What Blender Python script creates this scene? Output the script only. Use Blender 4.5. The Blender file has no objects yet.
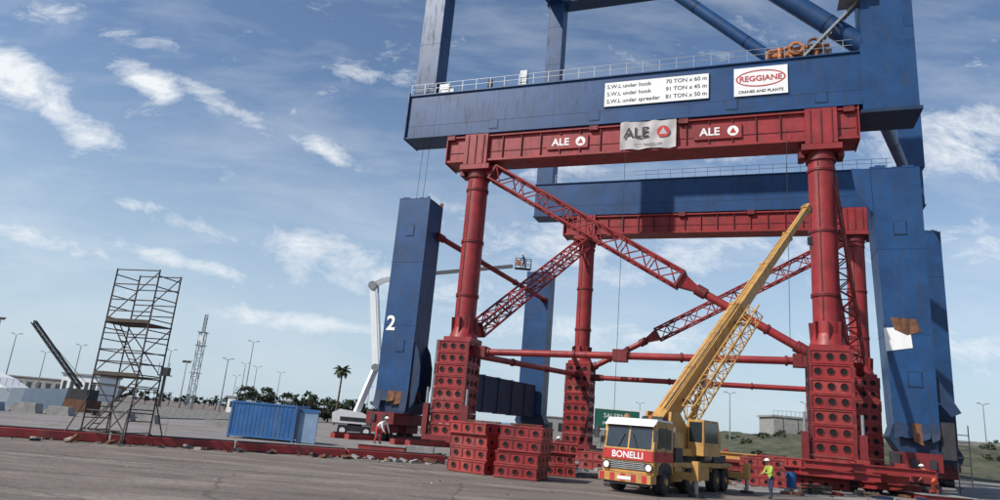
import bpy, math, random
from mathutils import Vector, Matrix
random.seed(7)
V=Vector
scene=bpy.context.scene
scene.view_settings.view_transform='Standard'
scene.view_settings.look='None'
scene.view_settings.exposure=0

# ------------------------------------------------------------------ materials
def M(name,col,rough=.55,metal=0.,var=.22,scale=1.5,dirt=None,damt=.35,dscale=(1.2,1.2,.18),bump=.0,bscale=20,spec=.4,wear=None,wamt=.5):
    m=bpy.data.materials.new(name);m.use_nodes=True
    nt=m.node_tree;n=nt.nodes;l=nt.links
    b=n['Principled BSDF'];b.inputs['Roughness'].default_value=rough;b.inputs['Metallic'].default_value=metal
    b.inputs['Specular IOR Level'].default_value=spec
    tc=n.new('ShaderNodeTexCoord')
    nz=n.new('ShaderNodeTexNoise');nz.inputs['Scale'].default_value=scale;nz.inputs['Detail'].default_value=6
    nz.inputs['Roughness'].default_value=.65
    l.new(tc.outputs['Object'],nz.inputs['Vector'])
    mr=n.new('ShaderNodeMapRange');mr.inputs[1].default_value=.3;mr.inputs[2].default_value=.7
    l.new(nz.outputs[0],mr.inputs[0])
    mx=n.new('ShaderNodeMix');mx.data_type='RGBA'
    mx.inputs[6].default_value=(*[c*(1-var) for c in col],1)
    mx.inputs[7].default_value=(*[min(1,c*(1+var)+.004*var) for c in col],1)
    l.new(mr.outputs[0],mx.inputs[0])
    out=mx.outputs[2]
    if wear:
        nw=n.new('ShaderNodeTexNoise');nw.inputs['Scale'].default_value=1.1;nw.inputs['Detail'].default_value=9;nw.inputs['Roughness'].default_value=.78
        l.new(tc.outputs['Object'],nw.inputs['Vector'])
        mw=n.new('ShaderNodeMapRange');mw.inputs[1].default_value=.53;mw.inputs[2].default_value=.66;mw.inputs[4].default_value=wamt;l.new(nw.outputs[0],mw.inputs[0])
        xw=n.new('ShaderNodeMix');xw.data_type='RGBA';xw.inputs[7].default_value=(*wear,1);l.new(mw.outputs[0],xw.inputs[0]);l.new(out,xw.inputs[6]);out=xw.outputs[2]
    if dirt:
        mp=n.new('ShaderNodeMapping');mp.inputs['Scale'].default_value=dscale
        l.new(tc.outputs['Object'],mp.inputs['Vector'])
        n2=n.new('ShaderNodeTexNoise');n2.inputs['Scale'].default_value=2.2;n2.inputs['Detail'].default_value=7;n2.inputs['Roughness'].default_value=.7
        l.new(mp.outputs[0],n2.inputs['Vector'])
        m2=n.new('ShaderNodeMapRange');m2.inputs[1].default_value=.5;m2.inputs[2].default_value=.68;m2.inputs[4].default_value=damt
        l.new(n2.outputs[0],m2.inputs[0])
        mx2=n.new('ShaderNodeMix');mx2.data_type='RGBA';mx2.inputs[7].default_value=(*dirt,1)
        l.new(m2.outputs[0],mx2.inputs[0]);l.new(out,mx2.inputs[6]);out=mx2.outputs[2]
        mr3=n.new('ShaderNodeMapRange');mr3.inputs[3].default_value=rough;mr3.inputs[4].default_value=min(1,rough+.3);l.new(m2.outputs[0],mr3.inputs[0]);l.new(mr3.outputs[0],b.inputs['Roughness'])
    l.new(out,b.inputs['Base Color'])
    if bump:
        n3=n.new('ShaderNodeTexNoise');n3.inputs['Scale'].default_value=bscale;n3.inputs['Detail'].default_value=5
        l.new(tc.outputs['Object'],n3.inputs['Vector'])
        bp=n.new('ShaderNodeBump');bp.inputs['Strength'].default_value=bump;bp.inputs['Distance'].default_value=.05
        l.new(n3.outputs[0],bp.inputs['Height']);l.new(bp.outputs[0],b.inputs['Normal'])
    return m
blue=M('crane_blue_paint',(.010,.052,.150),.42,var=.3,scale=.35,dirt=(.018,.030,.055),damt=.6,wear=(.03,.075,.15),wamt=.35,bump=.12,bscale=.8)
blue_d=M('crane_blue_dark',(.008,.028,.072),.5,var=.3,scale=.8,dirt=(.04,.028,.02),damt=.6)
rust=M('cut_steel_rust',(.16,.07,.035),.85,var=.5,scale=2.5,dirt=(.03,.02,.02),damt=.8)
red=M('frame_red_paint',(.265,.022,.024),.45,var=.28,scale=.6,dirt=(.085,.024,.02),damt=.65,wear=(.28,.08,.07),wamt=.35)
red_d=M('frame_red_dark',(.15,.015,.017),.55,var=.3,scale=1.2,dirt=(.05,.02,.015),damt=.6)
redf=M('faded_red',(.28,.032,.030),.65,var=.3,scale=1.0,dirt=(.12,.05,.04),damt=.7,wear=(.29,.14,.12),wamt=.5)
white=M('white_paint',(.78,.78,.77),.5,var=.06,scale=2,dirt=(.56,.54,.5),damt=.3)
banner_m=M('banner_cloth',(.46,.43,.42),.8,var=.12,scale=1)
hole_shade=M('painted_hole_shade',(.008,.006,.006),.9,var=.2)  # near-black for flat discs: shade inside the holes painted as colour, no opening
black=M('black_text',(.015,.015,.015),.6)
redt=M('red_text',(.42,.03,.03),.6)
galv=M('galvanised_steel',(.28,.29,.30),.45,.5,var=.2,scale=4)
dark=M('dark_steel',(.03,.03,.034),.6,var=.3,scale=3,dirt=(.08,.06,.05),damt=.4)
yellow=M('crane_yellow_paint',(.47,.255,.07),.5,var=.15,scale=1.2,dirt=(.17,.11,.06),damt=.7,dscale=(1.5,1.5,.6),wear=(.42,.30,.17),wamt=.5)
orange=M('orange_paint',(.42,.15,.05),.5,var=.4,scale=3,dirt=(.1,.06,.04),damt=.6)
glass=M('cab_glass',(.02,.03,.035),.08,var=.2,spec=.8)
tyre=M('tyre_rubber',(.022,.021,.02),.85,var=.3,scale=8,dirt=(.09,.08,.07),damt=.5,dscale=(3,3,3))
concrete=M('concrete',(.28,.27,.255),.9,var=.25,scale=1.5,dirt=(.13,.12,.11),damt=.5,dscale=(1,1,.6),bump=.3,bscale=8)
contblue=M('container_blue',(.020,.10,.27),.5,var=.15,scale=1,dirt=(.08,.11,.15),damt=.5,wear=(.09,.18,.32),wamt=.35)
contgrey=M('container_grey',(.17,.25,.36),.55,var=.2,scale=1)
green_s=M('road_sign_green',(.02,.11,.075),.5,var=.1)
skin_m=M('skin',(.38,.2,.13),.6,var=.1)
hiviz=M('hi_viz_orange',(.65,.12,.03),.7,var=.1)
hivizy=M('hi_viz_yellow',(.38,.48,.08),.7,var=.1)
navy=M('navy_cloth',(.03,.04,.08),.85,var=.2,scale=8)
whitec=M('white_cloth',(.65,.64,.62),.8,var=.1,scale=8)
bark=M('bark',(.10,.07,.05),.9,var=.3,scale=4)
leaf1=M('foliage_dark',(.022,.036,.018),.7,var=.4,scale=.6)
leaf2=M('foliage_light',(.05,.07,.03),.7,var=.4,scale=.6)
scaf=M('scaffold_tube',(.055,.048,.045),.6,.2,var=.4,scale=3,dirt=(.12,.06,.04),damt=.4,dscale=(3,3,3))
wood=M('scaffold_board',(.07,.055,.042),.85,var=.3,scale=3)

# ------------------------------------------------------------------ builder
class MB:
    def __init__(s,name,mat=None):
        s.name=name;s.v=[];s.f=[];s.mi=[];s.sm=[];s.mats=[];s.M=mat or Matrix()
    def idx(s,m):
        if m not in s.mats:s.mats.append(m)
        return s.mats.index(m)
    def add(s,vs,fs,m,smooth=False):
        b=len(s.v);i=s.idx(m)
        s.v+=[s.M@V(p) for p in vs]
        for f in fs:
            s.f.append([b+k for k in f]);s.mi.append(i);s.sm.append(smooth)
    def box(s,x0,x1,y0,y1,z0,z1,m):
        vs=[(x,y,z) for x in(x0,x1) for y in(y0,y1) for z in(z0,z1)]
        s.add(vs,[(0,1,3,2),(4,6,7,5),(0,4,5,1),(2,3,7,6),(0,2,6,4),(1,5,7,3)],m)
    def frame(s,p,q,up=(0,0,1)):
        p=V(p);q=V(q);d=(q-p).normalized();up=V(up)
        if abs(d.dot(up))>.99:up=V((1,0,0))
        a=d.cross(up).normalized();b=a.cross(d).normalized();return p,q,d,a,b
    def bar(s,p,q,w,h,m,up=(0,0,1),w2=None,h2=None):
        p,q,d,a,b=s.frame(p,q,up);w2=w2 or w;h2=h2 or h
        vs=[p-a*w/2-b*h/2,p+a*w/2-b*h/2,p+a*w/2+b*h/2,p-a*w/2+b*h/2,
            q-a*w2/2-b*h2/2,q+a*w2/2-b*h2/2,q+a*w2/2+b*h2/2,q-a*w2/2+b*h2/2]
        s.add(vs,[(0,3,2,1),(4,5,6,7),(0,1,5,4),(1,2,6,5),(2,3,7,6),(3,0,4,7)],m)
    def cyl(s,p,q,r,m,r2=None,n=12,caps=True):
        p,q,d,a,b=s.frame(p,q);r2=r if r2 is None else r2
        vs=[];
        for c,rr in((p,r),(q,r2)):
            for k in range(n):
                t=2*math.pi*k/n;vs.append(c+a*math.cos(t)*rr+b*math.sin(t)*rr)
        s.add(vs,[(k,(k+1)%n,n+(k+1)%n,n+k) for k in range(n)],m,True)
        if caps:
            s.add(vs[:n],[tuple(range(n))[::-1]],m);s.add(vs[n:],[tuple(range(n))],m)
    def ring(s,c,nrm,r0,r1,dep,m,n=16):
        c=V(c);nrm=V(nrm).normalized();_,_,_,a,b=s.frame(c,c+nrm)
        vs=[]
        for rr,dd in((r0,0),(r0,dep),(r1,dep),(r1,0)):
            for k in range(n):
                t=2*math.pi*k/n;vs.append(c+a*math.cos(t)*rr+b*math.sin(t)*rr+nrm*dd)
        fs=[]
        for j in range(3):
            for k in range(n):fs.append((j*n+k,j*n+(k+1)%n,(j+1)*n+(k+1)%n,(j+1)*n+k))
        s.add(vs,fs,m)
    def disc(s,c,nrm,r,m,n=16,rx=None):
        c=V(c);nrm=V(nrm).normalized();_,_,_,a,b=s.frame(c,c+nrm);rx=rx or r
        s.add([c+a*math.cos(2*math.pi*k/n)*rx+b*math.sin(2*math.pi*k/n)*r for k in range(n)],[tuple(range(n))],m)
    def prism(s,pts,y0,y1,m):
        n=len(pts)
        vs=[(x,y0,z) for x,z in pts]+[(x,y1,z) for x,z in pts]
        s.add(vs,[tuple(range(n)),tuple(range(n,2*n))[::-1]]+[(k,n+k,n+(k+1)%n,(k+1)%n) for k in range(n)],m)
    def lattice(s,p,q,w,m,rc=.11,rd=.06,step=None,h=None):
        p,q,d,a,b=s.frame(p,q);h=h or w;Lh=(q-p).length;step=step or w*1.0
        n=max(2,round(Lh/step));cs=[(-1,-1),(1,-1),(1,1),(-1,1)]
        for ca,cb in cs:
            o=a*ca*w/2+b*cb*h/2;s.cyl(p+o,q+o,rc,m,n=6)
        for i in range(n):
            t0=p+d*Lh*i/n;t1=p+d*Lh*(i+1)/n
            for k in range(4):
                c0=cs[k];c1=cs[(k+1)%4]
                if (i+k)%2:c0,c1=c1,c0
                s.cyl(t0+a*c0[0]*w/2+b*c0[1]*h/2,t1+a*c1[0]*w/2+b*c1[1]*h/2,rd,m,n=5,caps=False)
                if i%2==0:
                    s.cyl(t0+a*c0[0]*w/2+b*c0[1]*h/2,t0+a*c1[0]*w/2+b*c1[1]*h/2,rd,m,n=5,caps=False)
    def build(s,parent=None,bevel=0):
        me=bpy.data.meshes.new(s.name);me.from_pydata([tuple(p) for p in s.v],[],s.f)
        for m in s.mats:me.materials.append(m)
        me.polygons.foreach_set('material_index',s.mi);me.polygons.foreach_set('use_smooth',s.sm)
        me.update()
        o=bpy.data.objects.new(s.name,me);scene.collection.objects.link(o)
        if parent:o.parent=parent
        if bevel:
            bm=o.modifiers.new('bevel','BEVEL');bm.width=bevel;bm.segments=2;bm.limit_method='ANGLE'
        return o
def text(name,body,size,loc,xa,ya,m,parent=None,align='CENTER',bold=.0):
    cu=bpy.data.curves.new(name,'FONT');cu.body=body;cu.size=size;cu.extrude=.004;cu.align_x=align;cu.align_y='CENTER';cu.offset=bold
    cu.materials.append(m)
    o=bpy.data.objects.new(name,cu);scene.collection.objects.link(o)
    xa=V(xa).normalized();ya=V(ya).normalized();za=xa.cross(ya)
    mt=Matrix((xa,ya,za)).transposed().to_4x4();mt.translation=V(loc);o.matrix_world=mt
    if parent:o.parent=parent
    return o

# ------------------------------------------------------------------ camera
r=math.radians(4.9);P=math.radians(14.6)
fw=V((0,math.cos(P),math.sin(P)));up0=V((0,-math.sin(P),math.cos(P)));rt0=V((1,0,0))
ux=rt0*math.cos(r)+up0*math.sin(r);uy=-rt0*math.sin(r)+up0*math.cos(r)
cd=bpy.data.cameras.new('camera');cam=bpy.data.objects.new('camera',cd);scene.collection.objects.link(cam)
mt=Matrix((ux,uy,-fw)).transposed().to_4x4();mt.translation=V((0,0,2.0));cam.matrix_world=mt
cd.sensor_width=36;cd.lens=24.48;cd.clip_end=8000;scene.camera=cam

# ------------------------------------------------------------------ sun + sky
SE=math.radians(42);SA=math.atan2(-.86,-.48)
sd=V((math.sin(SA)*math.cos(SE),math.cos(SA)*math.cos(SE),math.sin(SE)))
ld=bpy.data.lights.new('sun','SUN');ld.energy=4.9;ld.angle=math.radians(.5);ld.color=(1,.95,.88)
lo=bpy.data.objects.new('sun',ld);scene.collection.objects.link(lo);lo.rotation_euler=sd.to_track_quat('Z','Y').to_euler();lo.location=(-60,-30,80)
w=bpy.data.worlds.new('World');scene.world=w;w.use_nodes=True;nt=w.node_tree;n=nt.nodes;l=nt.links
bg=n['Background'];bg.inputs[1].default_value=.132
sky=n.new('ShaderNodeTexSky');sky.sky_type='NISHITA';sky.sun_disc=False;sky.sun_elevation=SE;sky.sun_rotation=SA%(2*math.pi)
sky.air_density=1.0;sky.dust_density=.5;sky.ozone_density=2.5
tc=n.new('ShaderNodeTexCoord');sp=n.new('ShaderNodeSeparateXYZ');l.new(tc.outputs['Generated'],sp.inputs[0])
def math_(op,a,b=None,clamp=False):
    x=n.new('ShaderNodeMath');x.operation=op;x.use_clamp=clamp
    for i,q in enumerate((a,b)):
        if q is None:continue
        if isinstance(q,(int,float)):x.inputs[i].default_value=q
        else:l.new(q,x.inputs[i])
    return x.outputs[0]
ym=math_('MAXIMUM',sp.outputs[1],.06)
px=math_('DIVIDE',sp.outputs[0],ym);pz=math_('DIVIDE',sp.outputs[2],ym)
cb=n.new('ShaderNodeCombineXYZ');l.new(px,cb.inputs[0]);l.new(pz,cb.inputs[1])
blobs=[(-.80,.48,.15,.05,-28,1.25),(-.70,.415,.10,.032,-28,1.0),(-.585,.49,.075,.03,-22,1.05),(-.47,.465,.08,.024,-28,.8),(-.40,.43,.10,.022,-30,.6),(-.29,.40,.10,.02,-22,.75),
 (-.22,.535,.12,.02,-8,.7),(-.76,.60,.18,.03,-12,.45),(-.62,.56,.10,.02,-10,.5),(-.554,.283,.05,.014,-8,.75),(-.476,.203,.13,.016,-9,.8),(-.686,.215,.12,.02,-12,.75),
 (-.29,.125,.17,.017,-3,.85),(-.45,.25,.12,.02,-15,.5),(.70,.50,.20,.07,14,.9),(.05,.42,.16,.05,-15,.75),(-.2,.21,.24,.045,-12,.75),(.1,.27,.22,.05,-8,.75),(.35,.30,.3,.06,8,.65),
 (.28,.46,.16,.04,0,.7),(.72,.33,.16,.04,8,.7),(-.1,.33,.1,.02,-14,.5),(.15,.15,.3,.03,0,.6),(.75,.18,.2,.03,0,.6)]
acc=None
for (cx,cz,a,b,ang,k) in blobs:
    mp=n.new('ShaderNodeMapping');mp.vector_type='TEXTURE';mp.inputs[1].default_value=(cx,cz,0);mp.inputs[2].default_value=(0,0,math.radians(ang));mp.inputs[3].default_value=(a,b,1)
    l.new(cb.outputs[0],mp.inputs[0])
    vl=n.new('ShaderNodeVectorMath');vl.operation='LENGTH';l.new(mp.outputs[0],vl.inputs[0])
    mr=n.new('ShaderNodeMapRange');mr.interpolation_type='SMOOTHSTEP';mr.inputs[1].default_value=0;mr.inputs[2].default_value=1.4;mr.inputs[3].default_value=k;mr.inputs[4].default_value=0
    l.new(vl.outputs[1],mr.inputs[0])
    acc=mr.outputs[0] if acc is None else math_('MAXIMUM',acc,mr.outputs[0])
def noise(vec,sc,rot,scl,detail=8,rough=.6,dist=.4):
    mp=n.new('ShaderNodeMapping');mp.inputs[2].default_value=(0,0,math.radians(rot));mp.inputs[3].default_value=scl
    l.new(vec,mp.inputs[0]);z=n.new('ShaderNodeTexNoise');z.inputs['Scale'].default_value=sc;z.inputs['Detail'].default_value=detail;z.inputs['Roughness'].default_value=rough;z.inputs['Distortion'].default_value=dist
    l.new(mp.outputs[0],z.inputs['Vector']);return z.outputs[0]
n1=noise(cb.outputs[0],10,22,(1,1.9,1),9,.7)
n2=noise(cb.outputs[0],2.6,12,(1,3.5,1),6,.6,.3)
val=math_('ADD',math_('MULTIPLY',n1,2.4),math_('MULTIPLY',acc,.8))
mr=n.new('ShaderNodeMapRange');mr.inputs[1].default_value=1.40;mr.inputs[2].default_value=2.2;l.new(val,mr.inputs[0])
c1=mr.outputs[0]
mr=n.new('ShaderNodeMapRange');mr.inputs[1].default_value=.46;mr.inputs[2].default_value=.8;mr.inputs[4].default_value=.34;l.new(n2,mr.inputs[0])
c2=mr.outputs[0]
cl=math_('MAXIMUM',c1,c2,True)
fade=n.new('ShaderNodeMapRange');fade.inputs[1].default_value=.0;fade.inputs[2].default_value=.08;l.new(sp.outputs[2],fade.inputs[0])
cl=math_('MULTIPLY',cl,fade.outputs[0])
cl=math_('MULTIPLY',cl,.97)
hz_=n.new('ShaderNodeMapRange');hz_.interpolation_type='SMOOTHSTEP';hz_.inputs[1].default_value=-.05;hz_.inputs[2].default_value=.48;hz_.inputs[3].default_value=.9;hz_.inputs[4].default_value=0;l.new(sp.outputs[2],hz_.inputs[0])
mh=n.new('ShaderNodeMix');mh.data_type='RGBA';l.new(hz_.outputs[0],mh.inputs[0]);l.new(sky.outputs[0],mh.inputs[6]);mh.inputs[7].default_value=(3.9,4.85,5.7,1)
mx=n.new('ShaderNodeMix');mx.data_type='RGBA';l.new(cl,mx.inputs[0]);l.new(mh.outputs[2],mx.inputs[6]);mx.inputs[7].default_value=(6.9,7.15,7.4,1)
l.new(mx.outputs[2],bg.inputs[0])

# ------------------------------------------------------------------ frames of reference
L0=V((-3.1,63,0));A0=V((25.9,51.8,0))
e1=(A0-L0).normalized();nn=V((-e1.y,e1.x,0));D12=(A0-L0).length
e2=V((.545,.839,0));T=26.35
def W(s,t,z):return L0+e1*s+e2*t+V((0,0,z))
def FM(s,t):
    m=Matrix((e1,nn,V((0,0,1)))).transposed().to_4x4();m.translation=W(s,t,0);return m
I=Matrix()

# ------------------------------------------------------------------ ground, water, quay
def sheet(name,rects,z,mat):
    b=MB(name)
    for x0,x1,y0,y1 in rects:b.add([(x0,y0,z),(x1,y0,z),(x1,y1,z),(x0,y1,z)],[(0,1,2,3)],mat)
    return b.build()
def ground_mat(name,base,light,joint=None,crack=.25):
    m=bpy.data.materials.new(name);m.use_nodes=True;nt=m.node_tree;n=nt.nodes;l=nt.links;b=n['Principled BSDF'];b.inputs['Roughness'].default_value=.9;b.inputs['Specular IOR Level'].default_value=.2
    tc=n.new('ShaderNodeTexCoord')
    def nz(sc,scl=(1,1,1),rot=0,det=8,ro=.65):
        mp=n.new('ShaderNodeMapping');mp.inputs[3].default_value=scl;mp.inputs[2].default_value=(0,0,rot);l.new(tc.outputs['Object'],mp.inputs[0])
        z=n.new('ShaderNodeTexNoise');z.inputs['Scale'].default_value=sc;z.inputs['Detail'].default_value=det;z.inputs['Roughness'].default_value=ro;l.new(mp.outputs[0],z.inputs['Vector']);return z.outputs[0]
    def rng(s,a,bb,c=0,d=1):
        q=n.new('ShaderNodeMapRange');q.inputs[1].default_value=a;q.inputs[2].default_value=bb;q.inputs[3].default_value=c;q.inputs[4].default_value=d;l.new(s,q.inputs[0]);return q.outputs[0]
    def mix(f,a,bb):
        q=n.new('ShaderNodeMix');q.data_type='RGBA';l.new(f,q.inputs[0])
        for i,s in((6,a),(7,bb)):
            if isinstance(s,tuple):q.inputs[i].default_value=(*s,1)
            else:l.new(s,q.inputs[i])
        return q.outputs[2]
    c=mix(rng(nz(.18),.35,.65),base,light)
    c=mix(rng(nz(.35,(.5,1.8,1),.35),.5,.62,0,.75),c,tuple(x*1.4 for x in light))
    c=mix(rng(nz(.5,(.4,2.0,1),.1),.52,.64,0,.7),c,tuple(x*.55 for x in base))
    c=mix(rng(nz(5,det=7,ro=.8),.42,.66,0,.6),c,tuple(x*.5 for x in base))
    c=mix(rng(nz(14,det=4,ro=.7),.53,.70,0,.6),c,tuple(x*1.5 for x in light))
    vo=n.new('ShaderNodeTexVoronoi');vo.feature='DISTANCE_TO_EDGE';vo.inputs['Scale'].default_value=.11
    dn=n.new('ShaderNodeTexNoise');dn.inputs['Scale'].default_value=.6;dn.inputs['Detail'].default_value=6;l.new(tc.outputs['Object'],dn.inputs['Vector'])
    av=n.new('ShaderNodeMix');av.data_type='RGBA';av.blend_type='ADD';av.inputs[0].default_value=1.2;l.new(tc.outputs['Object'],av.inputs[6]);l.new(dn.outputs[1],av.inputs[7]);l.new(av.outputs[2],vo.inputs['Vector'])
    c=mix(rng(vo.outputs[0],.002,.008,crack,0),c,tuple(x*.4 for x in base))
    if joint:
        br=n.new('ShaderNodeTexBrick');br.offset=0;br.inputs['Scale'].default_value=1;br.inputs['Mortar Size'].default_value=.03;br.inputs['Brick Width'].default_value=joint;br.inputs['Row Height'].default_value=joint
        br.inputs['Color1'].default_value=(0,0,0,1);br.inputs['Color2'].default_value=(0,0,0,1);br.inputs['Mortar'].default_value=(1,1,1,1)
        mp=n.new('ShaderNodeMapping');mp.inputs[2].default_value=(0,0,-.42);l.new(tc.outputs['Object'],mp.inputs[0]);l.new(mp.outputs[0],br.inputs['Vector'])
        c=mix(rng(br.outputs[0],0,1,0,.6),c,tuple(x*.4 for x in base))
    l.new(c,b.inputs['Base Color'])
    bp=n.new('ShaderNodeBump');bp.inputs['Strength'].default_value=.7;bp.inputs['Distance'].default_value=.04
    l.new(nz(12,det=6),bp.inputs['Height']);l.new(bp.outputs[0],b.inputs['Normal'])
    return m
asph=ground_mat('asphalt',(.150,.124,.105),(.205,.175,.152),None,.45)
conc=ground_mat('concrete_apron',(.20,.183,.17),(.255,.238,.225),6.0,.1)
sheet('ground',[(-3000,3000,-300,66),(-34,3000,66,150),(-3000,-420,66,150),(-3000,3000,150,6000)],0,asph)
b=MB('concrete_apron');pts=[(-60,17.5),(-26,26.8),(-2.5,37.5),(30,33),(80,30),(80,140),(-33.9,140),(-33.9,65.9),(-60,65.9)]
b.add([(x,y,.004) for x,y in pts],[tuple(range(len(pts)))],conc);b.build()
paint=M('worn_road_paint',(.36,.34,.30),.8,var=.3,scale=3,dirt=(.17,.145,.125),damt=1.0,dscale=(2,2,2))
b=MB('painted_line')
for (xa,ya,xb,yb,wd) in((-26,19.5,-2,24.2,.12),):
    a=V((xa,ya,.008));c=V((xb,yb,.008));d=(c-a).normalized();q=V((-d.y,d.x,0))*wd/2
    b.add([a-q,c-q,c+q,a+q],[(0,1,2,3)],paint)
b.build()
wm=bpy.data.materials.new('harbour_water');wm.use_nodes=True;q=wm.node_tree.nodes['Principled BSDF'];q.inputs['Base Color'].default_value=(.015,.04,.05,1);q.inputs['Roughness'].default_value=.12
z=wm.node_tree.nodes.new('ShaderNodeTexNoise');z.inputs['Scale'].default_value=1.5;bp=wm.node_tree.nodes.new('ShaderNodeBump');bp.inputs['Strength'].default_value=.4
wm.node_tree.links.new(z.outputs[0],bp.inputs['Height']);wm.node_tree.links.new(bp.outputs[0],q.inputs['Normal'])
sheet('harbour_water',[(-420,-34,66,150)],-1.5,wm)
b=MB('quay_wall')
b.box(-420,-33.5,65.5,66,-2,.14,concrete);b.box(-34,-33.5,66.002,150,-2,.14,concrete);b.box(-420,-34.002,150,150.5,-2,.3,concrete);b.build()

# ------------------------------------------------------------------ blue gantry crane
g=MB('gantry_crane')
def leg(M_,s0,s1,y0,y1,z0,z1,m=blue,st=3.0,tp=0):
    g.M=M_
    g.add([(s0+tp,y0,z0),(s1,y0,z0),(s1,y1,z0),(s0+tp,y1,z0),(s0,y0,z1),(s1,y0,z1),(s1,y1,z1),(s0,y1,z1)],[(0,3,2,1),(4,5,6,7),(0,1,5,4),(1,2,6,5),(2,3,7,6),(3,0,4,7)],m)
    k=z0+st
    while k<z1-.5:
        f=tp*(z1-k)/(z1-z0)
        g.box(s0+f-.02,s1+.02,y0-.02,y1+.02,k,k+.07,m);k+=st
Mn=FM(0,0);Mf=FM(0,T)
ZB,ZT=29.65,34.3
def portal(Mx,s0,s1,z0,z1,hw):
    g.M=Mx
    g.box(s0,s1,-hw,hw,z0,z1,blue)
    g.box(s0-.1,s1+.1,-hw-.16,hw+.16,z1,z1+.1,blue)
    g.box(s0-.1,s1+.1,-hw-.16,hw+.16,z0-.1,z0-.003,blue)
    s=s0+3.1
    while s<s1-1:
        g.box(s,s+.03,-hw-.012,hw+.012,z0+.002,z1-.002,blue);s+=6.2
    g.box(s0+.2,s1-.2,-hw-.012,-hw+.003,z0+1.25,z0+1.29,blue_d)
portal(Mn,-7.5,37.6,ZB,ZT,1.3)
portal(Mf,-7.2,38.0,29.6,34.0,1.2)
g.M=Mn
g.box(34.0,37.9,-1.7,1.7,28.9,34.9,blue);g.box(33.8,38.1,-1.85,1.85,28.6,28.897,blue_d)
g.box(-7.65,-7.51,-1.55,1.55,29.5,34.7,blue)
leg(Mn,-7.2,-4.9,-1.15,1.15,ZT+.1,62,st=6)
leg(Mn,34.2,37.2,-1.5,1.5,34.9,62,st=5)
leg(Mf,-7.2,-5.0,-1.1,1.1,34.1,62,st=6)
leg(Mf,35.9,38.3,-1.1,1.1,34.1,62,st=6)
leg(Mn,-7.15,-3.8,-1.5,1.5,4.4,23.0,st=6.1)
leg(Mn,34.2,37.6,-1.5,1.5,4.6,23.9,st=6.4,tp=.6)
leg(Mf,-7.5,-4.4,-1.3,1.3,4.0,21.8,st=5.8)
leg(Mf,36.6,39.2,-1.3,1.3,4.0,26.4,st=5.8)
for Mx,s0,s1,hw,z in((Mn,-7.15,-3.8,1.5,23.0),(Mn,34.2,37.6,1.5,23.9),(Mf,-7.5,-4.4,1.3,21.8),(Mf,36.6,39.2,1.3,26.4)):
    g.M=Mx
    for i in range(9):
        a=s0+(s1-s0)*i/9;hh=random.uniform(.03,.3)
        g.box(a,a+(s1-s0)/9-.01,-hw-.02,-hw+.06,z,z+hh,blue)
        g.box(a,a+(s1-s0)/9-.01,hw-.06,hw+.02,z,z+random.uniform(.05,.5),rust)
g.M=Mn
g.add([(34.2,-1.56,23.9),(32.9,-1.56,24.0),(33.2,-1.56,21.8),(34.3,-1.56,20.2)],[(0,1,2,3)],blue)
g.add([(34.2,-1.5,23.9),(32.9,-1.5,24.0),(33.2,-1.5,21.8),(34.3,-1.5,20.2)],[(3,2,1,0)],blue_d)
for s,z in((-5.6,19.2),(-5.2,8.0),(36.0,18.5),(36.3,7.2)):
    g.box(s-.45,s+.45,-1.545,-1.501,z,z+1.1,blue_d);g.box(s-.38,s+.38,-1.56,-1.546,z+.07,z+1.03,blue)
for s in(2,12,24,31):
    g.box(s-.5,s+.5,-1.335,-1.301,30.0,31.0,blue_d);g.box(s-.42,s+.42,-1.35,-1.336,30.08,30.92,blue)
def foot(Mx,s0,s1,hw,z):
    g.M=Mx;c=(s0+s1)/2
    g.prism([(s0,z),(s1,z),(s1+.5,z-1.1),(s1+.2,z-1.9),(s0+.3,z-1.9),(s0-.3,z-.9)],-hw*.8,hw*.8,blue_d)
    g.box(s0+.3,s1-.3,-hw-1.6,hw+1.6,1.5,z-1.9,red_d)
    for k in(-1,1):
        g.box(c-.7,c+.7,k*2.0-1.2,k*2.0+1.2,.75,1.5,red_d)
        for j in(-.65,.65):
            g.cyl((c-.35,k*2+j,.42),(c+.35,k*2+j,.42),.42,dark,n=14)
    g.box(s0-.3,s0+.2,-hw-.5,-hw+.6,1.2,2.6,dark)
    for k in(-.6,.5):g.box(c+k-.2,c+k+.2,-hw-1.75,-hw-1.61,1.7,2.3,dark)
foot(Mn,-7.15,-3.8,1.5,4.4);foot(Mn,34.8,37.6,1.5,4.6);foot(Mf,-7.5,-4.4,1.3,4.0);foot(Mf,36.6,39.2,1.3,4.0)
g.M=Mn
def torn(s0,s1,zt,y):
    k=5
    for i in range(k):
        a=s0+(s1-s0)*i/k;c=s0+(s1-s0)*(i+1)/k;d0=random.uniform(.9,1.7);d1=d0+random.uniform(-.3,.3);o=random.uniform(.05,.3)
        g.add([(a,y,zt),(c,y,zt),(c,y-o*.5,zt-d1*.6),(c+random.uniform(-.1,.1),y-o,zt-d1),(a+random.uniform(-.1,.1),y-o,zt-d0),(a,y-o*.5,zt-d0*.6)],[(0,1,2,5),(5,2,3,4)],random.choice([blue_d,blue_d,blue_d,rust]))
torn(-7.15,-3.8,4.45,-1.52);torn(34.8,37.6,4.7,-1.52)
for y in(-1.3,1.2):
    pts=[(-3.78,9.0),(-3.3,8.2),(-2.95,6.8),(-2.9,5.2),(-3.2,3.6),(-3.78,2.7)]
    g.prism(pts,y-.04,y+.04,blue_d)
for i in range(5):
    g.add([(-3.78,-1.4+.6*i,4.5),(-3.78,-.9+.6*i,4.5),(-3.5,-.9+.6*i,3.6-.3*random.random()),(-3.2,-1.3+.6*i,2.9+.6*random.random())],[(0,1,2,3)],random.choice([blue_d,rust]))
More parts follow.
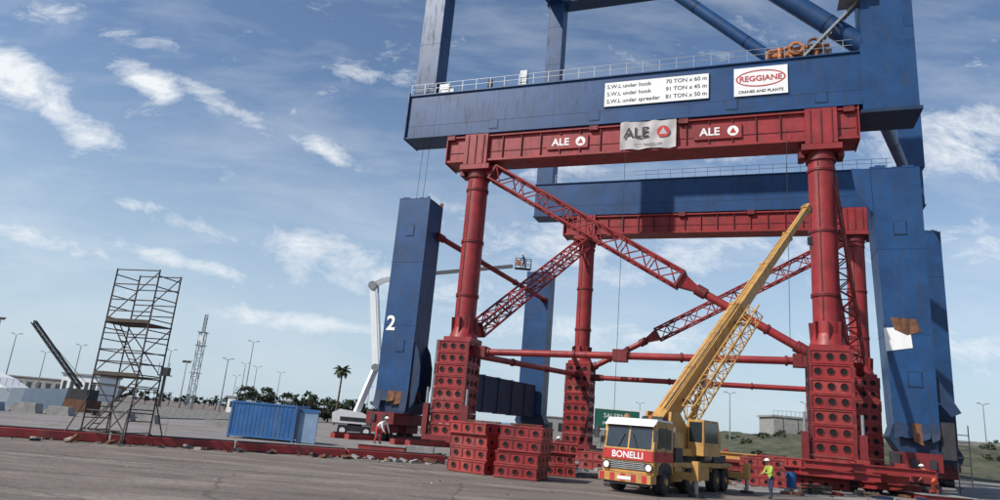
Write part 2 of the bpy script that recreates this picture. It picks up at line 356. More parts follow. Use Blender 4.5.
g.add([(37.6,-1.2,8.2),(39.0,-1.4,5.6),(38.4,-1.3,5.3),(37.6,-1.2,6.4)],[(0,1,2,3)],blue_d)
g.add([(34.5,-1.53,11.4),(36.2,-1.53,11.5),(36.3,-1.53,10.0),(34.6,-1.53,9.7)],[(0,1,2,3)],white)
g.add([(35.0,-1.54,12.2),(36.6,-1.54,12.1),(36.9,-1.54,11.2),(36.0,-1.54,10.9),(35.2,-1.54,11.3)],[(0,1,2,3,4)],rust)
g.box(37.65,38.5,-1.4,.6,2.4,4.9,dark)
for i in range(8):g.box(38.55,39.3,-1.3,-1.25,.6+i*.5,.66+i*.5,dark)
g.box(38.52,38.58,-1.3,-1.24,.2,4.8,dark);g.box(39.28,39.34,-1.3,-1.24,.2,4.8,dark)
g.M=I
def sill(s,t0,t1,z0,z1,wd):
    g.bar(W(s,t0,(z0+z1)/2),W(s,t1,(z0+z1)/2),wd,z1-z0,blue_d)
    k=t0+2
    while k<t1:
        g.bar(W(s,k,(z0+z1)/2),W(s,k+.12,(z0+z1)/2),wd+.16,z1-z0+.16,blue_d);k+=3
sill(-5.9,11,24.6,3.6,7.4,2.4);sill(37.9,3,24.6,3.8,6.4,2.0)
def stay(a,bb,rr):
    g.cyl(a,bb,rr,blue,n=16)
    a=V(a);bb=V(bb);d=(bb-a).normalized();g.cyl(bb-d*.5,bb,rr*1.25,blue_d,n=16)
    for k in(.3,.62,.85):
        c=a+(bb-a)*k;g.cyl(c-d*.05,c+d*.05,rr*1.04,blue_d,n=16)
stay(W(9,0,52.7),W(28.1,0,34.5),.55)
stay(W(15,0,53.9),W(34.8,0,35.3),.85)
stay(W(35.5,1,29.4),W(37.1,T-1,31.9),.5)
g.M=Mn;g.box(-7.8,38.2,-1.4,1.4,62,65,blue);g.M=Mf;g.box(-7.6,38.6,-1.3,1.3,62,65,blue);g.M=I
g.bar(W(-6.1,0,63.4),W(-6.1,T,63.4),2.2,2.4,blue);g.bar(W(35.6,0,63.4),W(37,T,63.4),2.2,2.4,blue)
def rail(Mx,s0,s1,y,z,m=galv,dz=1.15,st=1.5):
    g.M=Mx;k=s0
    while k<=s1:
        g.box(k-.025,k+.025,y-.025,y+.025,z,z+dz,m);k+=st
    for q in(dz,dz*.55):g.box(s0,s1,y-.02,y+.02,z+q-.02,z+q+.02,m)
ZR=ZT+.1
rail(Mn,-4.7,33.5,-1.35,ZR);rail(Mn,-4.7,33.5,1.35,ZR);rail(Mf,-4.5,35,-1.3,34.1);rail(Mn,-7.4,-5.0,-1.4,ZR)
g.M=Mn
g.box(-4.5,-3.5,-.9,.1,ZR,ZR+1.25,galv);g.box(-3.3,-2.9,-.9,-.5,ZR,ZR+.7,white);g.box(.9,1.3,-1.1,-.7,ZR,ZR+1.2,dark);g.box(4.3,5.0,-1.15,-.6,ZR,ZR+1.7,galv)
for i in range(5):
    x=27.0+i*.95
    g.cyl((x,-.9,ZR+.2),(x,-.9,ZR+1.0+.25*(i%2)),.2,orange,n=10)
    g.cyl((x,-.9,ZR+1.0),(x+1.0,-.6,ZR+1.3+.2*(i%2)),.17,orange,n=10)
g.cyl((26.8,-.5,ZR+.7),(31.6,-.5,ZR+.8),.33,orange,n=12);g.cyl((28,.4,ZR+1.2),(31,.4,ZR+1.2),.5,galv,n=12);g.box(30.2,32.0,-.9,.9,ZR,ZR+.8,dark)
g.ring((29.2,-1.0,ZR+1.0),(0,-1,0),.42,.62,.25,orange,16);g.ring((30.6,-1.0,ZR+1.3),(0,-1,0),.35,.5,.25,rust,16)
for i in range(6):g.cyl((26.6+i*.9,-.2,ZR+.1),(27.4+i*.9,.3,ZR+1.2),.06,dark,n=6)
for k in(-1.3,-.5):g.bar((29.8,k,ZR+.1),(34.2,k,ZR+4.9),.1,.2,galv)
for i in range(14):
    t=i/14;g.box(29.8+4.4*t,30.1+4.4*t,-1.25,-.55,ZR+.3+4.7*t,ZR+.34+4.7*t,galv)
g.box(32.6,34.2,-2.3,-.3,ZR+4.7,ZR+4.8,galv);rail(Mn,32.6,34.2,-2.28,ZR+4.8,st=.5);g.M=Mn;g.box(33.3,34.9,-2.4,-1.52,ZR+5.0,ZR+6.3,white);g.box(33.4,34.0,-2.42,-2.401,ZR+5.5,ZR+6.0,glass)
g.M=I
for s,t,z0,z1 in((-6.0,-.2,23.2,29.6),(-5.3,-.2,23.2,29.6),(15.2,-1.4,3,27),(28.5,-1.6,10,28),(31.2,24,8,27)):
    g.cyl(W(s,t,z0),W(s+.1,t,z1),.022,dark,n=5)
crane=g.build()
def onface(s,z,y):return L0+e1*s+nn*y+V((0,0,z))
b=MB('capacity_sign',Mn);b.box(12.9,22.1,-1.44,-1.36,31.25,33.65,white)
b.box(12.85,22.15,-1.42,-1.38,31.2,33.7,dark);b.build(crane)
rows=[('S.W.L under hook','70 TON x 60 m'),('S.W.L under hook','91 TON x 45 m'),('S.W.L under spreader','81 TON x 50 m')]
for i,(a,c) in enumerate(rows):
    z=33.2-i*.74
    text('capacity_text',a,.54,onface(13.1,z,-1.45),e1,(0,0,1),black,crane,'LEFT',.006)
    text('capacity_text',c,.54,onface(21.97,z,-1.45),e1,(0,0,1),black,crane,'RIGHT',.006)
b=MB('maker_sign',Mn);b.box(24.2,28.5,-1.44,-1.36,31.15,33.8,white)
n_=32;vo=[];vi=[]
for k in range(n_):
    t=2*math.pi*k/n_;vo.append((26.35+2.0*math.cos(t),-1.452,32.72+.8*math.sin(t)));vi.append((26.35+1.88*math.cos(t),-1.452,32.72+.68*math.sin(t)))
b.add(vo+vi,[(k,(k+1)%n_,n_+(k+1)%n_,n_+k) for k in range(n_)],redt);b.build(crane)
text('maker_text','REGGIANE',.72,onface(26.35,32.7,-1.455),e1,(0,0,1),redt,crane,'CENTER',.018)
text('maker_text','CRANES AND PLANTS',.36,onface(26.35,31.5,-1.455),e1,(0,0,1),black,crane,'CENTER',.006)
text('leg_number','2',1.9,onface(-6.4,10.6,-1.56),e1,(0,0,1),white,crane,'CENTER',.05)

# ------------------------------------------------------------------ red jacking frame
g=MB('jacking_frame')
def pedestal(s,t,wd,z0,z1,n):
    h=(z1-z0)/n;base=FM(s,t)
    for i in range(n):
        g.M=base@Matrix.Translation((random.uniform(-.03,.03),random.uniform(-.03,.03),0))
        a=z0+i*h;hw=wd/2;mm=red if random.random()<.7 else redf
        g.box(-hw,hw,-hw,hw,a+.06,a+h-.06,mm)
        for zz in(a+.01,a+h-.12):g.box(-hw-.07,hw+.07,-hw-.07,hw+.07,zz,zz+.10,mm)
        for sx in(-1,1):
            for sy in(-1,1):g.box(sx*(hw-.06)-.13,sx*(hw-.06)+.13,sy*(hw-.06)-.13,sy*(hw-.06)+.13,a+.11,a+h-.12,red_d)
        for u in(-.88,0,.88):
            rr=h*.22
            for c,nr in(((u,-hw-.003,a+h/2),(0,-1,0)),((u,hw+.003,a+h/2),(0,1,0)),((hw+.003,u,a+h/2),(1,0,0)),((-hw-.003,u,a+h/2),(-1,0,0))):
                g.disc(c,nr,rr,hole_shade,12);g.ring(c,nr,rr,rr+.05,.04,red_d,12)
    g.M=base
    g.box(-wd/2-.5,wd/2+.5,-wd/2-.5,wd/2+.5,z0-.5,z0,red_d)
def column(s,t,z0,z1,rr=1.0):
    g.M=FM(s,t)
    g.box(-1.35,1.35,-1.35,1.35,z0,z0+.35,red)
    g.cyl((0,0,z0+.35),(0,0,z0+1.3),1.35,red,rr,n=24,caps=False)
    for k in range(8):
        a=math.pi*k/4;g.bar((math.cos(a)*rr*.9,math.sin(a)*rr*.9,z0+.35),(math.cos(a)*rr*1.02,math.sin(a)*rr*1.02,z0+2.2),.08,.6,red_d,up=(math.cos(a),math.sin(a),0))
    g.cyl((0,0,z0+.35),(0,0,z1),rr,red,n=32)
    k=z0+4.2
    while k<z1-1:
        g.cyl((0,0,k),(0,0,k+.12),rr+.09,red_d,n=32);g.cyl((0,0,k+.15),(0,0,k+.27),rr+.09,red,n=32)
        for j in range(16):
            a=math.pi*j/8;g.cyl((math.cos(a)*(rr+.05),math.sin(a)*(rr+.05),k-.06),(math.cos(a)*(rr+.05),math.sin(a)*(rr+.05),k+.33),.025,dark,n=5)
        k+=5.2
    for sg in(0,1.57):g.box(rr*math.cos(-1.9+sg)-.04,rr*math.cos(-1.9+sg)+.04,rr*math.sin(-1.9+sg)-.06,rr*math.sin(-1.9+sg)+.06,z0+2.3,z1-1.3,red_d)
    g.cyl((0,0,z1-1.2),(0,0,z1-.5),rr+.15,red_d,n=32);g.box(-1.5,1.5,-1.4,1.4,z1-.5,z1,red)
for s,t,z,cs in((0.2,0,9.3,.45),(30.9,0,9.7,30.9),(.0,T,10.4,.0),(31.0,T,10.4,31.0)):
    pedestal(s,t,2.95,.9,z,8)
    column(cs,t,z,26.4 if t==0 else 26.8,1.0 if t==0 else .95)
def gird(Mx,s0,s1,z0,z1,hw):
    g.M=Mx
    g.box(s0,s1,-hw+.25,hw-.25,z0+.2,z1-.2,red)
    g.box(s0,s1,-hw,hw,z0,z0+.2,red);g.box(s0,s1,-hw,hw,z1-.2,z1,red)
    k=s0
    while k<s1:
        g.box(k,k+.06,-hw+.08,hw-.08,z0+.201,z1-.201,red_d);k+=1.9
    for k in(s0-.12,s1+.02):g.box(k,k+.1,-hw-.1,hw+.1,z0-.1,z1+.05,red)
    g.box(s0,s1,-hw+.2,-hw+.26,z0+1.0,z0+1.06,red_d)
gird(Mn,-2.6,33.6,26.7,29.45,1.3);gird(Mf,-2.9,34.0,26.9,29.4,1.25)
for Mx,z0,z1,sl in((Mn,26.1,29.5,(.45,30.9)),(Mf,26.5,29.45,(0,31))):
    g.M=Mx
    for s in sl:
        g.box(s-1.2,s+1.2,-1.42,1.42,z0+.3,z1,red);g.box(s-1.7,s-1.25,-.7,.7,z0-.6,z0+.3,red_d);g.box(s+1.25,s+1.7,-.7,.7,z0-.6,z0+.3,red_d)
        for q in(-.8,0,.8):g.box(s+q-.04,s+q+.04,-1.5,-1.421,z0+.4,z1-.1,red_d)
    for s in(-2.3,33.0,12,20):g.box(s-.4,s+.4,-1.4,1.4,z1-.45,z1+.1,red_d)
g.M=Mn;g.box(32.2,33.2,-.9,.9,29.5,30.2,red);g.box(-2.6,-1.9,-.9,.9,29.5,30.0,red)
g.M=I
def tube(a,bb,rr=.3,m=red):
    a=V(a);bb=V(bb);g.cyl(a,bb,rr,m,n=14);d=(bb-a).normalized();Lh=(bb-a).length
    for k in (.04,.33,.66,.95):
        c=a+d*Lh*k;g.cyl(c-d*.1,c+d*.1,rr+.1,red_d,n=14)
    for e,sg in((a,1),(bb,-1)):g.cyl(e,e+d*sg*.9,rr*1.4,red_d,n=12)
def diag(a,bb,k0,k1,w=1.4):
    a=V(a);bb=V(bb);d=bb-a
    p=a+d*k0;q=a+d*k1;g.lattice(p,q,w,red,.12,.065,step=w*1.05)
    dn=d.normalized()
    for x,sg in((p,-1),(q,1)):
        g.bar(x-dn*.1,x+dn*.1,w+.2,w+.2,red_d)
        g.bar(x,x+dn*sg*1.6,w*.9,w*.9,red,w2=.5,h2=.5)
    if k0>0.03:tube(a,p-dn*1.5,.34)
    if k1<.97:tube(q+dn*1.5,bb,.34)
diag(W(1.4,-.2,26.2),W(29.4,-.2,9.6),.03,.66)
diag(W(30,T,25.8),W(1.2,T,10.0),.05,.72)
diag(W(.3,T-1,26.0),W(.3,1.4,10.2),.03,.96,1.3)
diag(W(30.9,1.3,26),W(31,T-1,10.6),.04,.9,1.3)
tube(W(2,0,8.5),W(29.3,0,8.9));tube(W(1.6,T,8.9),W(29.3,T,8.9));tube(W(.4,1.8,8.4),W(.2,T-1.8,9.0));tube(W(31,1.8,9),W(31,T-1.8,9.2))
tube(W(-3.8,.6,19.8),W(-4.6,T-1,18.2),.28)
for s,t,z in((2.3,0,8.5),(29,0,8.9),(15,0,8.7),(15,T,8.9)):
    g.bar(W(s-.6,t,z),W(s+.6,t,z),1.0,1.0,red_d)
for s,t,z in((0.2,0,9.3),(30.9,0,9.7)):
    g.M=FM(s,t)
    for k in(-1,1):
        g.box(k*1.9-.25,k*1.9+.25,-1.9,-1.5,.9,3.6,red_d);g.cyl((k*1.9,-1.75,3.6),(k*1.9,-1.75,5.0),.12,galv,n=10)
    g.cyl((-1.6,-1.6,1),(-1.6,-1.56,z),.04,dark,n=5)
g.M=I
frame=g.build()
def alelogo(s,z):
    text('owner_text','ALE',1.0,onface(s,z,-1.235),e1,(0,0,1),white,frame,'CENTER',.02)
    b=MB('owner_logo',Mn);b.disc((s+1.9,-1.232,z),(0,-1,0),.46,white,24)
    b.add([(s+1.62,-1.238,z-.22),(s+2.18,-1.238,z-.22),(s+1.9,-1.238,z+.3)],[(0,1,2)],redt)
    b.box(s-1.3,s+2.6,-1.228,-1.02,z-.65,z+.65,red);b.build(frame)
alelogo(8.9,28.1);alelogo(22.2,28.1)
b=MB('banner',Mn);N=26;vs=[];fs=[]
for i in range(N+1):
    for j in range(9):
        x=14.5+4.9*i/N;z=29.5-2.65*j/8
        vs.append((x,-1.44-.05*math.sin(i*.9+j*.4)-.03*math.sin(j*1.3+i*.3),z+.05*math.sin(i*.5)))
for i in range(N):
    for j in range(8):fs.append((i*9+j,i*9+j+1,(i+1)*9+j+1,(i+1)*9+j))
b.add(vs,fs,banner_m,True);b.build(frame)
text('banner_text','ALE',1.35,onface(15.95,28.35,-1.55),e1,(0,0,1),dark,frame,'CENTER',.03)
b=MB('banner_logo',Mn);b.disc((18.3,-1.55,28.35),(0,-1,0),.55,redt,24);b.add([(17.95,-1.556,28.1),(18.65,-1.556,28.1),(18.3,-1.556,28.75)],[(0,1,2)],banner_m);b.build(frame)
text('banner_text','www.heavylift.com',.32,onface(17.0,27.25,-1.55),e1,(0,0,1),dark,frame)

# ------------------------------------------------------------------ skid tracks, crib stacks, site clutter
def crib(name,loc,ang,nx,ny,nz,sx,sy,sz,m=redf):
    b=MB(name);mt0=Matrix.Rotation(ang,4,'Z');mt0.translation=V(loc)
    for k in range(nz):
        b.M=mt0@Matrix.Translation((random.uniform(-.07,.07),random.uniform(-.07,.07),0))@Matrix.Rotation(random.uniform(-.015,.015),4,'Z')
        for i in range(nx):
            for j in range(ny):
                x=i*(sx+.05);y=j*(sy+.05);z=.02+k*(sz+.015)
                b.box(x,x+sx,y,y+sy,z+.05,z+sz-.05,m)
                for zz in(z,z+sz-.07):b.box(x-.03,x+sx+.03,y-.03,y+sy+.03,zz,zz+.07,m)
                for q in range(3):
                    u=x+sx*(q+.5)/3
                    b.disc((u,y-.004,z+sz/2),(0,-1,0),sz*.2,hole_shade,10);b.ring((u,y-.004,z+sz/2),(0,-1,0),sz*.2,sz*.26,.025,red_d,10)
                    u=y+sy*(q+.5)/3
                    b.disc((x-.004,u,z+sz/2),(-1,0,0),sz*.2,hole_shade,10);b.disc((x+sx+.004,u,z+sz/2),(1,0,0),sz*.2,hole_shade,10)
                for q in range(4):
                    u=x+sx*q/3;b.box(max(x,u-.03),min(x+sx,u+.03),y-.025,y-.002,z+.071,z+sz-.072,red_d)
    b.M=mt0;zt=.02+nz*(sz+.015)
    for q in range(3):b.bar((random.uniform(.1,.6),random.uniform(.2,sy-.2),zt+.05),(random.uniform(1.2,sx-.05),random.uniform(.2,sy-.2),zt+.05),.12,.08,random.choice([wood,rust,red_d]))
    return b.build(bevel=.012)
crib('cribbing_stack',(-1.5,31.6,0),-.62,1,1,4,2.0,2.0,.52)
crib('cribbing_stack',(.6,29.9,0),-.30,1,1,4,1.85,2.0,.52,red)
crib('cribbing_stack',(3.0,34.0,0),-.1,1,2,3,1.5,1.6,.5)
crib('cribbing_stack',(17.5,45,0),-.35,2,1,3,2.6,1.6,.55)
crib('cribbing_stack',(6.0,44,0),-.4,2,1,2,2.6,1.6,.5)
crib('cribbing_stack',(15.2,41,0),-.2,1,1,3,2.2,1.6,.5)
b=MB('skid_track')
for s,t0,t1 in((.2,-7,T+6),(30.9,-7,T+6),(-6.3,-6,T+5),(36.6,-6,T+5)):
    for o in(-.7,.7):
        b.bar(W(s+o,t0,.22),W(s+o,t1,.22),.5,.42,redf);b.bar(W(s+o,t0,.47),W(s+o,t1,.47),.12,.1,dark)
for s,z in ((4,.4),(9,.4)):b.bar(W(s,-3,.4),W(s+16,-2.4,.4),.6,.7,redf)
b.build()
b=MB('steel_beam_stack')
for i in range(20):
    x=random.uniform(13,25);y=47-(x-13)*.25+random.uniform(-3,3);z=.3+.5*(i//7);a=-.36+random.uniform(-.12,.12);ln=random.uniform(3,8)
    d=V((math.cos(a),math.sin(a),0))*ln/2;c=V((x,y,z))
    m=[redf,red,redf,red_d,yellow,red][i%6]
    b.bar(c-d,c+d,.35,.06,m);b.bar(c-d+V((0,0,.36)),c+d+V((0,0,.36)),.35,.06,m);b.bar(c-d+V((0,0,.18)),c+d+V((0,0,.18)),.05,.3,m)
b.build()
def trailer(loc,ang,ln,pw=True):
    b=MB('modular_trailer');mt0=Matrix.Rotation(ang,4,'Z');mt0.translation=V(loc);b.M=mt0
    b.box(0,ln,-1.2,1.2,.95,1.35,redf);b.box(0,ln,-.3,.3,.7,.95,red_d)
    k=.7
    while k<ln-.3:
        for y in(-.9,-.55,.55,.9):b.cyl((k,y-.12,.38),(k,y+.12,.38),.38,tyre,n=16)
        for y in(-.72,.72):b.box(k-.15,k+.15,y-.1,y+.1,.4,.95,red_d);b.cyl((k,y-.29,.38),(k,y-.27,.38),.2,galv,n=10)
        b.box(k-.05,k+.05,-1.23,1.23,1.0,1.3,red_d);k+=1.4
    if pw:b.box(-2.2,-.05,-1.1,1.1,.75,1.9,redf);b.box(-2.1,-.2,-1.12,-1.101,1.0,1.7,dark);b.cyl((-1.8,.6,1.9),(-1.8,.6,2.4),.07,dark,n=8)
    for k in(1.5,3.5):b.box(k,k+.3,-1.0,1.0,1.351,1.9,redf)
    b.build(bevel=.015)
trailer((13.5,50.5,0),-.35,9.8);trailer((22.6,45.2,0),-.25,4.0,False)
b=MB('generator_set');b.M=Matrix.Translation((11.2,42.0,0))@Matrix.Rotation(-.3,4,'Z');b.box(0,1.9,0,1.0,.25,1.35,yellow);b.box(-.05,1.95,-.05,1.05,.1,.25,dark)
for k in range(5):b.box(.2+k*.3,.35+k*.3,-.012,0,.6,1.1,dark)
b.cyl((1.5,.5,1.35),(1.5,.5,1.7),.05,dark,n=8);b.build(bevel=.02)
for x,y,m in((16.7,41.5,rust),(18.6,42.6,contblue)):
    b=MB('oil_drum');b.M=Matrix.Translation((x,y,0))
    b.cyl((0,0,0),(0,0,.88),.29,m,n=18)
    for z in(.01,.29,.58,.85):b.cyl((0,0,z),(0,0,z+.03),.305,m,n=18)
    b.build()
for x,y,a,k in((17.4,37.2,.3,3),(20.5,39.0,-.5,2),(-4.4,38.6,.2,2)):
    b=MB('timber_pallet');b.M=Matrix.Translation((x,y,0))@Matrix.Rotation(a,4,'Z')
    for q in range(k):
        z=q*.16+.01
        for yy in(0,.45,.9):b.box(0,1.2,yy,yy+.1,z,z+.09,wood)
        for xx in range(6):b.box(xx*.215,xx*.215+.12,0,1.0,z+.091,z+.115,wood)
    b.build()
b=MB('scrap_debris')
for i in range(260):
    x=random.uniform(-4,30);y=random.uniform(35,46);s_=random.choice([.05,.08,.12,.3]);c=V((x,y,s_*.3+.01));a=random.uniform(0,6.28)
    b.bar(c,c+V((math.cos(a),math.sin(a),random.uniform(-.05,.15)))*s_*random.uniform(1.5,4),s_,s_*.5,random.choice([rust,concrete,red_d,wood,dark,blue_d]))
for i in range(110):
    x=random.uniform(-24,12);y=random.uniform(12,26);s_=random.choice([.015,.02,.035]);c=V((x,y,s_*.3));a=random.uniform(0,6.28)
    b.bar(c,c+V((math.cos(a),math.sin(a),0))*s_*2,s_,s_*.6,random.choice([rust,concrete,white,dark]))
b.build()
b=MB('steel_track_beam')
p0=V((-30,24.4,0));p1=V((-2.0,36.8,0));d=(p1-p0);Lh=d.length;d.normalize();nseg=6
for i in range(nseg):
    a=p0+d*(Lh*i/nseg+.06)+V((0,random.uniform(-.04,.04),.2));c=p0+d*(Lh*(i+1)/nseg-.06)+V((0,0,.2))
    b.bar(a,c,.9,.34,redf);b.bar(a+V((0,0,.2)),c+V((0,0,.2)),.25,.06,dark)
b.build(bevel=.015)
b=MB('rubble_pile')
for i in range(150):
    t=random.uniform(.05,1)**.6;c=p0+d*Lh*t+V((random.uniform(-.6,.6),random.uniform(-1.9,-.5),.04));s_=random.choice([.04,.06,.09,.2])
    b.bar(c,c+V((random.uniform(-1,1),random.uniform(-1,1),random.uniform(-.2,.3))).normalized()*s_*1.8,s_,s_*.6,random.choice([concrete,concrete,rust,dark]))
b.build()
# ------------------------------------------------------------------ container
b=MB('storage_container');pA=V((-16.3,45.1,0));pB=V((-12.0,44.7,0));ex=(pB-pA).normalized();ey=V((-ex.y,ex.x,0))
mt=Matrix((ex,ey,V((0,0,1)))).transposed().to_4x4();mt.translation=pA;b.M=mt
Lc=4.35;Wc=2.4;Hc=2.3
b.box(.05,Lc-.05,.05,Wc-.05,.2,Hc-.05,contblue)
for x in(0,Lc-.14):
    for y in(0,Wc-.14):b.box(x,x+.14,y,y+.14,.0,Hc,contblue)
for y in(-.002,Wc-.12):
    b.box(.14,Lc-.14,y,y+.12,.12,.26,contblue);b.box(.14,Lc-.14,y,y+.12,Hc-.13,Hc-.002,contblue)
k=.2
while k<Lc-.3:
    b.prism([(k,.26),(k+.14,.26),(k+.14,Hc-.14),(k,Hc-.14)],.035,.05,contblue);k+=.28
b.box(Lc-.04,Lc-.01,.15,Wc-.15,.2,Hc-.1,contgrey)
for y in(.45,.95,1.4,1.9):b.box(Lc-.01,Lc+.03,y,y+.05,.2,Hc-.1,galv)
b.build()
b=MB('hoarding_panel',mt);b.box(Lc+.1,Lc+1.3,.3,.4,.05,2.1,contgrey);b.box(Lc+.12,Lc+.2,.1,.6,0,.06,galv);b.box(Lc+1.2,Lc+1.28,.1,.6,0,.06,galv);b.box(Lc+.1,Lc+1.3,.27,.298,1.9,2.12,contblue);b.build()

# ------------------------------------------------------------------ scaffold tower
b=MB('scaffold_tower');ang=-.25;mt=Matrix.Rotation(ang,4,'Z');mt.translation=V((-15.8,30.6,0));b.M=mt
sw=1.12;sdp=.7;H=7.5
for x in(-sw,sw):
    for y in(-sdp,sdp):
        b.cyl((x,y,.25),(x,y,H),.035,scaf,n=7);b.cyl((x,y,.12),(x+.03,y,.12),.12,tyre,n=10)
        b.cyl((x,y,.0),(x,y,.25),.03,dark,n=6)
    z=.5
    while z<H:
        b.cyl((x,-sdp,z),(x,sdp,z),.026,scaf,n=6);z+=.48
for y in(-sdp,sdp):
    for z in(.4,1.3,2.35,2.85,3.4,3.9,4.6,5.1,5.6,6.1,6.8,H-.05):b.cyl((-sw,y,z),(sw,y,z),.028,scaf,n=6)
    for z0,z1 in((.4,2.8),(2.9,5.0),(5.2,7.4)):
        b.cyl((-sw,y,z0),(sw,y,z1),.024,scaf,n=6);
b.cyl((sw,-sdp,.4),(-sw,-sdp,2.8),.024,scaf,n=6);b.cyl((sw,sdp,2.9),(-sw,sdp,5.0),.024,scaf,n=6)
for z in(2.75,5.05):
    for i in range(5):
        y=-sdp+.04+i*.27;b.box(-sw-.1,sw+.1,y,y+.25,z,z+.05,wood)
    b.box(-sw,sw,-sdp-.04,-sdp-.01,z+.05,z+.2,wood)
b.box(-sw,0,-.3,.3,.45,.5,wood)
for x,y in((-1,-1),(1,-1),(-1,1),(1,1)):
    b.cyl((x*sw,y*sdp,1.9),(x*(sw+.35),y*(sdp+.6),.05),.028,scaf,n=6);b.cyl((x*sw,y*sdp,.5),(x*(sw+.35),y*(sdp+.6),.08),.022,scaf,n=6)
    b.disc((x*(sw+.35),y*(sdp+.6),.02),(0,0,1),.12,dark,10)
for q in(-.2,.2):b.cyl((-1.0,q-.3,.5),(.9,q-.3,2.75),.025,scaf,n=6);b.cyl((.9,q-.3,2.8),(-.9,q-.3,5.05),.025,scaf,n=6)
for i in range(9):
    t=i/9;b.cyl((-1.0+1.9*t,-.5,.5+2.25*t),(-1.0+1.9*t,-.1,.5+2.25*t),.02,scaf,n=5);b.cyl((.9-1.8*t,-.5,2.8+2.25*t),(.9-1.8*t,-.1,2.8+2.25*t),.02,scaf,n=5)
b.build()

# ------------------------------------------------------------------ mobile crane truck
fwd=V((-.60,-.80,0)).normalized();lf=V((-fwd.y,fwd.x,0))
mt=Matrix((fwd,lf,V((0,0,1)))).transposed().to_4x4();mt.translation=V((5.6,27.3,0))
b=MB('mobile_crane_truck',mt);hw=1.06
b.prism([(0,.75),(0.02,1.62),(-.18,2.62),(-.35,2.72),(-1.75,2.72),(-1.9,2.6),(-1.9,.75)],-hw,hw,yellow)
b.prism([(.03,2.52),(-.2,2.66),(-.35,2.8),(-1.85,2.8),(-1.85,2.73),(-.36,2.73),(-.19,2.64),(-.16,2.6)],-hw+.02,hw-.02,white)
b.box(.0,.05,-hw+.02,hw-.02,1.22,1.6,redt)
for y0,y1 in((-hw-.012,-hw-.002),(hw+.002,hw+.012)):b.box(-1.85,-.02,y0,y1,1.22,1.6,redt)
b.add([(.03,-hw+.12,1.68),(.03,-.04,1.68),(-.155,-.04,2.5),(-.155,-hw+.12,2.5)],[(0,1,2,3)],glass)
b.add([(.03,.04,1.68),(.03,hw-.12,1.68),(-.155,hw-.12,2.5),(-.155,.04,2.5)],[(0,1,2,3)],glass)
for y in(-hw-.004,hw+.004):
    b.add([(-.3,y,1.7),(-1.1,y,1.7),(-1.1,y,2.5),(-.42,y,2.5)],[(0,1,2,3)],glass);b.add([(-1.2,y,1.7),(-1.7,y,1.7),(-1.7,y,2.45),(-1.2,y,2.5)],[(0,1,2,3)],glass)
    b.box(-1.16,-1.14,y-.012,y+.012,.8,2.6,dark);b.box(-.24,-.22,y-.012,y+.012,.8,1.7,dark);b.box(-1.1,-.95,y-.03,y+.03,1.5,1.55,dark)
b.box(-.02,.03,-.75,.75,.86,1.17,dark)
for i in range(4):b.box(.031,.045,-.72,.72,.89+i*.07,.92+i*.07,galv)
b.box(-.25,.28,-hw-.02,hw+.02,.42,.74,yellow);b.box(-.2,.2,-.9,.9,.32,.42,dark)
for i in range(5):b.box(.281,.29,-hw+.02+i*.44,-hw+.22+i*.44,.44,.72,redt)
b.box(.285,.30,-.28,.28,.5,.62,white)
for y in(-.88,.88):
    b.cyl((-.02,y,1.0),(.07,y,1.0),.13,white,n=14);b.ring((.04,y,1.0),(1,0,0),.13,.17,.05,dark);b.box(.03,.06,y-.1,y+.1,.79,.85,orange)
    b.cyl((.0,y*1.2,2.35),(.3,y*1.42,2.35),.02,dark,n=6);b.box(.22,.3,y*1.42-.1,y*1.42+.1,1.95,2.4,dark)
    b.bar((.05,y*.45,1.7),(-.05,y*.2,2.2),.03,.02,dark)
b.cyl((-.9,-.5,2.8),(-.9,-.5,2.98),.09,orange,n=10);b.cyl((-.9,.5,2.8),(-.9,.5,2.98),.09,orange,n=10)
b.box(-9.2,-1.95,-.55,.55,.55,1.0,dark)
b.box(-9.3,-2.0,-hw,hw,1.06,1.24,yellow)
for y0,y1 in((-hw,-hw+.42),(hw-.42,hw)):
    b.box(-2.9,-2.1,y0,y1,.5,1.05,yellow);b.box(-6.1,-5.0,y0,y1,.5,1.05,yellow)
b.box(-3.2,-2.05,-.9,.9,1.25,1.75,yellow);b.box(-2.6,-2.1,-.4,.4,1.75,2.2,dark)
b.box(-3.0,-2.2,hw-.3,hw-.02,1.25,1.8,dark);b.cyl((-6.8,hw-.35,1.5),(-5.9,hw-.35,1.5),.25,galv,n=14)
b.box(-8.9,-7.2,-.9,.9,1.25,1.6,dark);b.cyl((-2.3,.95,1.8),(-2.3,.95,2.6),.06,galv,n=8)
def wheel(x,y,rr=.5,wd=.34):
    sg=1 if y>0 else -1
    b.cyl((x,y-wd/2,rr),(x,y+wd/2,rr),rr,tyre,n=26);b.ring((x,y+sg*wd/2,rr),(0,sg,0),rr*.62,rr*.93,.03,tyre,26);b.cyl((x,y+sg*(wd/2-.02),rr),(x,y+sg*(wd/2+.02),rr),rr*.58,dark,n=16);b.cyl((x,y+sg*(wd/2),rr),(x,y+sg*(wd/2+.08),rr),rr*.25,yellow,n=10)
    for k in range(8):
        a=k*math.pi/4;b.cyl((x+.2*math.cos(a),y+sg*wd/2,rr+.2*math.sin(a)),(x+.2*math.cos(a),y+sg*(wd/2+.05),rr+.2*math.sin(a)),.02,galv,n=5)
for x in(-1.1,-3.65,-7.0,-8.2):
    for y in(-hw+.16,hw-.16):wheel(x,y)
b.prism([(-1.75,.75),(-1.7,1.02),(-1.4,1.2),(-.8,1.2),(-.5,1.02),(-.45,.75)],hw+.001,hw+.03,dark)
